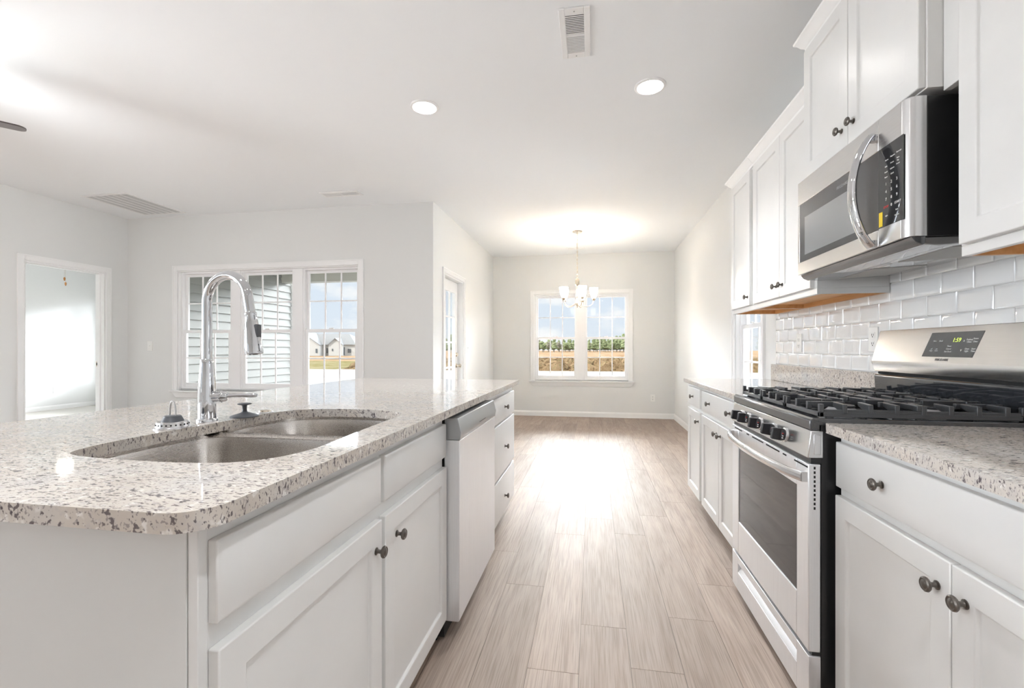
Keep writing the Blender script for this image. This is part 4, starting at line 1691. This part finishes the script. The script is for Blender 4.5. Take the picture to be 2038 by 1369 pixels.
b = MB(); b.box(.9141, .9144, 1.80, 2.200, 1.552, 1.716); b.build('window_screen', mat('grey_door_screen', (.27, .275, .28), .10, spec=.6), bz)
b = MB(); b.text('FRIGIDAIRE', .015, facing_left(.9142, 1.895, 1.748)); b.build('brand_lettering', mat('dim_lettering', (.36, .36, .36), .4), bz, smooth=False)
b = MB()
b.prism([(.914, 0), (.914, 1), (.965, 1), (.965, 0)], lambda p, q, s: (p, s, MZ0 + .002 + q * (MZ1 - MZ0 - .002)), MY0 + .030, sy_ - .0015)
b.prism([(.9145, MY0 + .0299), (.918, MY0 + .014), (.926, MY0 + .004), (.936, MY0), (.965, MY0), (.965, MY0 + .0299)], lambda p, q, s: (p, q, s), MZ0 + .002, MZ1)
cpn = b.build('control_panel', STEEL, t, .0012)
b = MB(); b.prism([(1.550, 1.528), (1.672, 1.528), (1.672, 1.782), (1.550, 1.782)], lambda p, q, s: (s, p, q), .9128, .9145); kpd = b.build('keypad', mat('black_keypad', (.03, .031, .033), .06, spec=.6), cpn, .0008)
b = MB()
for r_, row in enumerate((('1', '2', '3'), ('4', '5', '6'), ('7', '8', '9'))):
    for c_, s_ in enumerate(row):
        b.text(s_, .013, facing_left(.9126, 1.632 - .026 * c_, 1.660 - .024 * r_))
b.text('0', .013, facing_left(.9126, 1.606, 1.588)); b.text('START', .010, facing_left(.9126, 1.576, 1.588))
for s_, y, z in (('Bacon', 1.628, 1.735), ('Popcorn', 1.600, 1.738), ('Beverage', 1.570, 1.740), ('Melt', 1.632, 1.715), ('Potato', 1.602, 1.718), ('Pizza', 1.574, 1.722), ('Veg', 1.575, 1.714), ('Cook', 1.632, 1.698), ('Defrost', 1.602, 1.700), ('Power', 1.574, 1.704),
                 ('Timer', 1.632, 1.682), ('Clock', 1.602, 1.684), ('Light', 1.630, 1.560), ('Vent', 1.580, 1.566), ('Options', 1.580, 1.550)):
    b.text(s_, .0062, facing_left(.9126, y, z))
b.build('key_lettering', INK, kpd, smooth=False)
b = MB(); b.text('STOP', .010, facing_left(.9126, 1.632, 1.588)); b.build('stop_lettering', REDINK, kpd, smooth=False)
b = MB(); b.box(.9122, .9127, 1.650, 1.668, 1.532, 1.578); b.build('sticker', YELLOW, kpd)
b = MB()
hp = []
for k in range(25):
    s = k / 24
    hp.append((.912 - .006 - .058 * (1 - (2 * s - 1) ** 2) ** .8, 1.698, 1.478 + .362 * s))
b.tube(hp, .0135, 18, flat=(1.6, .72), up=(-1, 0, 0))
for z in (1.486, 1.832):
    b.box(.898, .915, 1.686, 1.710, z - .010, z + .010)
b.build('handle', CHROME, dr, .0)
# underside: smoked plate, two filters, lamp lens
b = MB()
b.prism([(.935, MZ0 - .001), (.950, MZ0 - .020), (1.000, MZ0 - .026), (XR - .016, MZ0 - .010), (XR - .016, MZ0 - .001)], lambda p, q, s: (p, s, q), MY0 + .006, MY1 - .006)
un = b.build('underside', mat('smoked_underside', (.46, .465, .475), .05, metal=.9), t, .002)
b = MB(); b.prism([(.925, MZ0 + .001), (.936, MZ0 - .014), (.956, MZ0 - .0235), (.962, MZ0 - .018), (.962, MZ0 + .001)], lambda p, q, s: (p, s, q), MY0 + .002, MY1 - .002); b.build('vent_lip', BLACKE, t, .001)


def under_z(x):
    return MZ0 - .026 + (x - 1.0) / (XR - .016 - 1.0) * .016


for (a, c) in ((1.58, 1.83), (1.97, 2.22)):
    b = MB(); b.hexa([(1.06, a, under_z(1.06) - .002), (1.24, a, under_z(1.24) - .002), (1.24, c, under_z(1.24) - .002), (1.06, c, under_z(1.06) - .002),
                      (1.06, a, under_z(1.06) + .003), (1.24, a, under_z(1.24) + .003), (1.24, c, under_z(1.24) + .003), (1.06, c, under_z(1.06) + .003)])
    b.build('grease_filter', MESHM, un)
b = MB(); b.hexa([(1.02, 1.86, under_z(1.02) - .001), (1.06, 1.86, under_z(1.06) - .001), (1.06, 1.94, under_z(1.06) - .001), (1.02, 1.94, under_z(1.02) - .001),
                  (1.02, 1.86, under_z(1.02) + .003), (1.06, 1.86, under_z(1.06) + .003), (1.06, 1.94, under_z(1.06) + .003), (1.02, 1.94, under_z(1.02) + .003)])
b.build('lamp_lens', WHITEP, un)

# ================================================================== CEILING FITTINGS
def can_light(label, x, y):
    t = thing('recessed_light', label, 'ceiling light', (x, y, CH), 'recessed lights in the kitchen ceiling')
    b = MB(); b.lathe([(.070, -.002), (.078, -.010), (.092, -.0065), (.094, 0)], (x, y, CH), (0, 0, 1), 48, cap=False)
    b.lathe([(.070, -.002), (.094, -.0001)], (x, y, CH), (0, 0, 1), 48, cap=False)
    b.build('trim_ring', TRIM, t, normals=True)
    b = MB(); b.lathe([(0, -.0045), (.071, -.0035), (.071, -.0015), (0, -.001)], (x, y, CH), (0, 0, 1), 48, cap=False); b.build('lens', LENS, t)
    ld = bpy.data.lights.new('lamp', 'SPOT')
    ld.energy = CAN_W
    ld.spot_size = R(94)
    ld.spot_blend = .75
    ld.shadow_soft_size = .06
    ld.color = (.94, .97, 1.0)
    lo = bpy.data.objects.new('lamp', ld)
    COL.objects.link(lo)
    lo.parent = t
    lo.location = (0, 0, -.012)


for lab, x, y in (('lit recessed ceiling light over the island, on the living room side', -1.092, 2.892), ('lit recessed ceiling light above the aisle, beyond the white register', .346, 2.90),
                  ('added unseen recessed ceiling light behind the camera over the island', -1.092, .35), ('added unseen recessed ceiling light behind the camera over the aisle', .346, .35),  # this pair and the next are unseen additions for more light
                  ('added unseen recessed ceiling light at the kitchen end over the island', -1.092, -2.0), ('added unseen recessed ceiling light at the kitchen end over the aisle', .346, -2.0)):
    can_light(lab, x, y)


def register(label, x0, x1, y0, y1, across, bars, banks, dark, cat='vent', name='ceiling_vent', margin=.030, tilt=0.0):
    """stamped ceiling register; slats run along `across`; banks = list of dark/pale fills"""
    t = thing(name, label, cat, ((x0 + x1) / 2, (y0 + y1) / 2, CH))
    b = MB()
    zz0, zz1 = CH - .010, CH - .0002
    b.box(x0, x0 + margin, y0, y1, zz0, zz1); b.box(x1 - margin, x1, y0, y1, zz0, zz1)
    b.box(x0 + margin, x1 - margin, y0, y0 + margin * 1.4, zz0, zz1); b.box(x0 + margin, x1 - margin, y1 - margin * 1.4, y1, zz0, zz1)
    b.build('frame', TRIM, t, .003)
    ax0, ax1, ay0, ay1 = x0 + margin, x1 - margin, y0 + margin * 1.4, y1 - margin * 1.4
    n = len(banks)
    for i, m in enumerate(banks):
        if across == 'x':
            s0 = ay0 + (ay1 - ay0) * i / n; s1 = ay0 + (ay1 - ay0) * (i + 1) / n
            box = (ax0, ax1, s0, s1)
        else:
            s0 = ax0 + (ax1 - ax0) * i / n; s1 = ax0 + (ax1 - ax0) * (i + 1) / n
            box = (s0, s1, ay0, ay1)
        b = MB(); b.box(*box, CH - .003, zz1); b.build('damper', m, t)
        b = MB()
        for k in range(bars + 1):
            f = k / bars
            if across == 'x':
                y = s0 + (s1 - s0) * f
                b.box(ax0, ax1, y - .0028, y + .0028, zz0 + .001, zz0 + .0022)
            else:
                y = ay0 + (ay1 - ay0) * f
                b.box(s0, s1, y - .0028, y + .0028, zz0 + .001, zz0 + .0022)
        if n > 1 and i < n - 1:
            if across == 'x':
                b.box(ax0, ax1, s1 - .006, s1 + .006, zz0, CH - .003)
            else:
                b.box(s1 - .006, s1 + .006, ay0, ay1, zz0, CH - .003)
        b.build('slat', TRIM, t)
    b = MB()
    xm = (x0 + x1) / 2
    for y in (y0 + margin * .6, y1 - margin * .6):
        if across == 'x':
            b.cyl((xm, y, zz0 - .0012), (xm, y, zz0), .004, seg=10)
    if across == 'x':
        b.build('screw', GREYP, t)
    return t


register('white ceiling register with two louvre banks above the aisle', -.160, -.010, 2.165, 2.535, 'x', 12, [VENTD, VENTG][::-1] if False else [VENTD, VENTG], None)
register('small white supply vent near the living room window wall', -2.75, -2.335, 4.285, 4.425, 'y', 6, [mat('pale_damper', (.80, .80, .79), .5), VENTG], None, margin=.022)
register('slim white supply vent on the dining ceiling behind the chandelier', -.41, -.115, 7.30, 7.42, 'y', 5, [VENTG, VENTG], None, margin=.018)
rg = thing('return_grille', 'large white slatted return grille in the living room ceiling corner', 'vent', (-4.97, 4.30, CH))
b = MB()
gx0, gx1, gy0_, gy1_ = -5.255, -4.690, 3.945, 4.650
for q in ((gx0, gx0 + .03, gy0_, gy1_), (gx1 - .03, gx1, gy0_, gy1_), (gx0 + .03, gx1 - .03, gy0_, gy0_ + .03), (gx0 + .03, gx1 - .03, gy1_ - .03, gy1_)):
    b.box(*q, CH - .009, CH - .0002)
b.build('frame', TRIM, rg, .002)
b = MB(); b.box(gx0 + .03, gx1 - .03, gy0_ + .03, gy1_ - .03, CH - .002, CH - .0002); b.build('filter', mat('grey_filter', (.56, .565, .56), .9), rg)
b = MB()
for k in range(36):
    x = gx0 + .036 + (gx1 - gx0 - .072) * k / 35
    b.box(x - .0028, x + .0028, gy0_ + .03, gy1_ - .03, CH - .0055, CH - .0045)
b.build('slat', mat('pale_grey_slat', (.72, .72, .715), .5), rg)
b = MB()
for k in range(1, 6):
    x = gx0 + .03 + (gx1 - gx0 - .06) * k / 6
    b.box(x - .004, x + .004, gy0_ + .03, gy1_ - .03, CH - .0095, CH - .002)
b.build('rib', TRIM, rg)

# ---- chandelier
CX_, CY_ = -.202, 6.30
t = thing('chandelier', 'brushed nickel chandelier with five lit cream glass shades before the dining window', 'chandelier', (CX_, CY_, 1.75))
b = MB(); b.lathe([(.072, 0), (.072, -.006), (.066, -.020), (.030, -.030), (.010, -.036), (.008, -.050), (0, -.052)], (CX_, CY_, CH), (0, 0, 1), 36); b.build('canopy', NICKEL, t)
b = MB()
z = CH - .055
k = 0
while z > 2.115:
    pts = []
    for i in range(12):
        a = 2 * PI * i / 12
        u, v = .0085 * math.cos(a), .0175 * math.sin(a)
        pts.append((CX_ + (u if k % 2 == 0 else 0), CY_ + (0 if k % 2 == 0 else u), z - .014 + v))
    b.tube(pts, .0022, 6, closed=True, up=(0, 1, 0) if k % 2 == 0 else (1, 0, 0))
    z -= .0265
    k += 1
b.tube([(CX_ + .004 * math.sin(i), CY_ + .004 * math.cos(i), CH - .05 - i * .0328) for i in range(20)], .0022, 6, up=(0, 1, 0))
b.build('chain', NICKEL, t)
b = MB()
b.lathe([(.004, 2.112), (.010, 2.100), (.022, 2.092), (.029, 2.082), (.029, 2.012), (.022, 2.004), (.016, 1.996), (.016, 1.90), (.019, 1.88), (.019, 1.85), (.014, 1.84), (.014, 1.79), (.024, 1.775), (.026, 1.755), (.018, 1.735), (.008, 1.72), (.010, 1.71), (0, 1.70)][::-1], (CX_, CY_, 0), (0, 0, 1), 28)
b.build('stem', NICKEL, t)
for k in range(5):
    a = 2 * PI * k / 5 + .02
    ca, sa = math.cos(a), math.sin(a)
    P = lambda r_, z_: (CX_ + ca * r_, CY_ + sa * r_, z_)
    b = MB()
    b.tube([P(.018, 1.765), P(.05, 1.742), P(.09, 1.722), (P(.13, 1.714)), P(.17, 1.722), P(.200, 1.745), P(.214, 1.775), P(.220, 1.80)], .0055, 10)
    ar = b.build('arm', NICKEL, t)
    b = MB(); b.lathe([(.012, 1.795), (.022, 1.802), (.027, 1.815), (.027, 1.825), (.020, 1.832)], P(.22, 0), (0, 0, 1), 24); b.build('cup', NICKEL, ar)
    b = MB(); b.lathe([(.024, 1.826), (.034, 1.850), (.046, 1.885), (.054, 1.925), (.058, 1.965), (.0555, 1.965), (.0515, 1.925), (.0435, 1.886), (.0315, 1.852), (.020, 1.830)], P(.22, 0), (0, 0, 1), 28, cap=False)
    shd = b.build('shade', SHADE, t)
    shd['label'] = 'cream glass shade'
    b = MB(); b.lathe([(0, 1.832), (.010, 1.834), (.013, 1.86), (.022, 1.885), (.024, 1.905), (.016, 1.925), (0, 1.932)], P(.22, 0), (0, 0, 1), 20); b.build('bulb', BULB, t)


# ---- ceiling fans
def fan(label, x, y, zb, ang0, chains, globe_z, lens=FANLENS, flat=1.0):
    t = thing('ceiling_fan', label, 'ceiling fan', (x, y, zb))
    b = MB(); b.lathe([(.070, CH), (.066, CH - .03), (.03, CH - .055), (.013, CH - .06), (.013, zb + .12)], (x, y, 0), (0, 0, 1), 28); b.build('downrod', BRONZE, t)
    b = MB(); b.lathe([(.013, zb + .13), (.06, zb + .115), (.125, zb + .07), (.125, zb + .015), (.09, zb - .02), (.06, zb - .03)], (x, y, 0), (0, 0, 1), 32); b.build('motor', BRONZE, t)
    for k in range(5):
        a = ang0 + 2 * PI * k / 5
        ca, sa = math.cos(a), math.sin(a)
        tl = .13

        def Q(l, w, n):
            return (x + ca * l - sa * w, y + sa * l + ca * w, zb + .012 + n + w * tl)
        b = MB()
        out = [(.19, -.055), (.30, -.066), (.52, -.072), (.60, -.068)]
        for i in range(9):
            aa = -PI / 2 + PI * i / 8
            out.append((.615 + .040 * math.cos(aa), .068 * math.sin(aa) ** 1 if abs(math.sin(aa)) < 1 else .068 * math.sin(aa)))
        out += [(.60, .068), (.52, .072), (.30, .066), (.19, .055)]
        A = [b.bm.verts.new(Q(l, w, 0)) for l, w in out]
        B = [b.bm.verts.new(Q(l, w, .008)) for l, w in out]
        b.bm.faces.new(A[::-1]); b.bm.faces.new(B)
        for i in range(len(out)):
            j = (i + 1) % len(out)
            b.bm.faces.new((A[i], A[j], B[j], B[i]))
        bl = b.build('blade', BLADE, t)
        b = MB(); b.hexa([Q(.08, -.02, -.004), Q(.24, -.035, -.004), Q(.24, .035, -.004), Q(.08, .02, -.004), Q(.08, -.02, 0), Q(.24, -.035, 0), Q(.24, .035, 0), Q(.08, .02, 0)]); b.build('bracket', BRONZE, bl)
    b = MB(); b.lathe([(0, globe_z - .075 * flat), (.05, globe_z - .068 * flat), (.085, globe_z - .04 * flat), (.095, globe_z), (.085, globe_z + .03), (.07, globe_z + .045)], (x, y, 0), (0, 0, 1), 28); b.build('globe', lens, t)
    if chains:
        for (ox, oy, zl) in chains:
            b = MB(); b.cyl((x + ox, y + oy, zb), (x + ox, y + oy, zl + .03), .0015, seg=6)
            pc = b.build('pull_chain', NICKEL, t)
            b = MB(); b.lathe([(.004, zl + .034), (.011, zl + .026), (.013, zl + .010), (.010, zl - .012), (.004, zl - .026)], (x + ox, y + oy, 0), (0, 0, 1), 12); b.build('chain_fob', mat('orange_wood_fob', (.50, .22, .06), .4), pc)
    return t


fa = math.atan2(2.121 - 1.595, -3.195 + 3.60)
fan('living room ceiling fan with one dark brown blade reaching into the ceiling view', -3.605, 1.605, 2.385, fa, None, 2.32)
fan('bedroom ceiling fan whose pull-chain fobs hang in the doorway', -8.25, 5.97, 2.60, .6, [(.03, -.03, 2.243), (-.03, .03, 2.175)], 2.565, DIMLENS, .55)
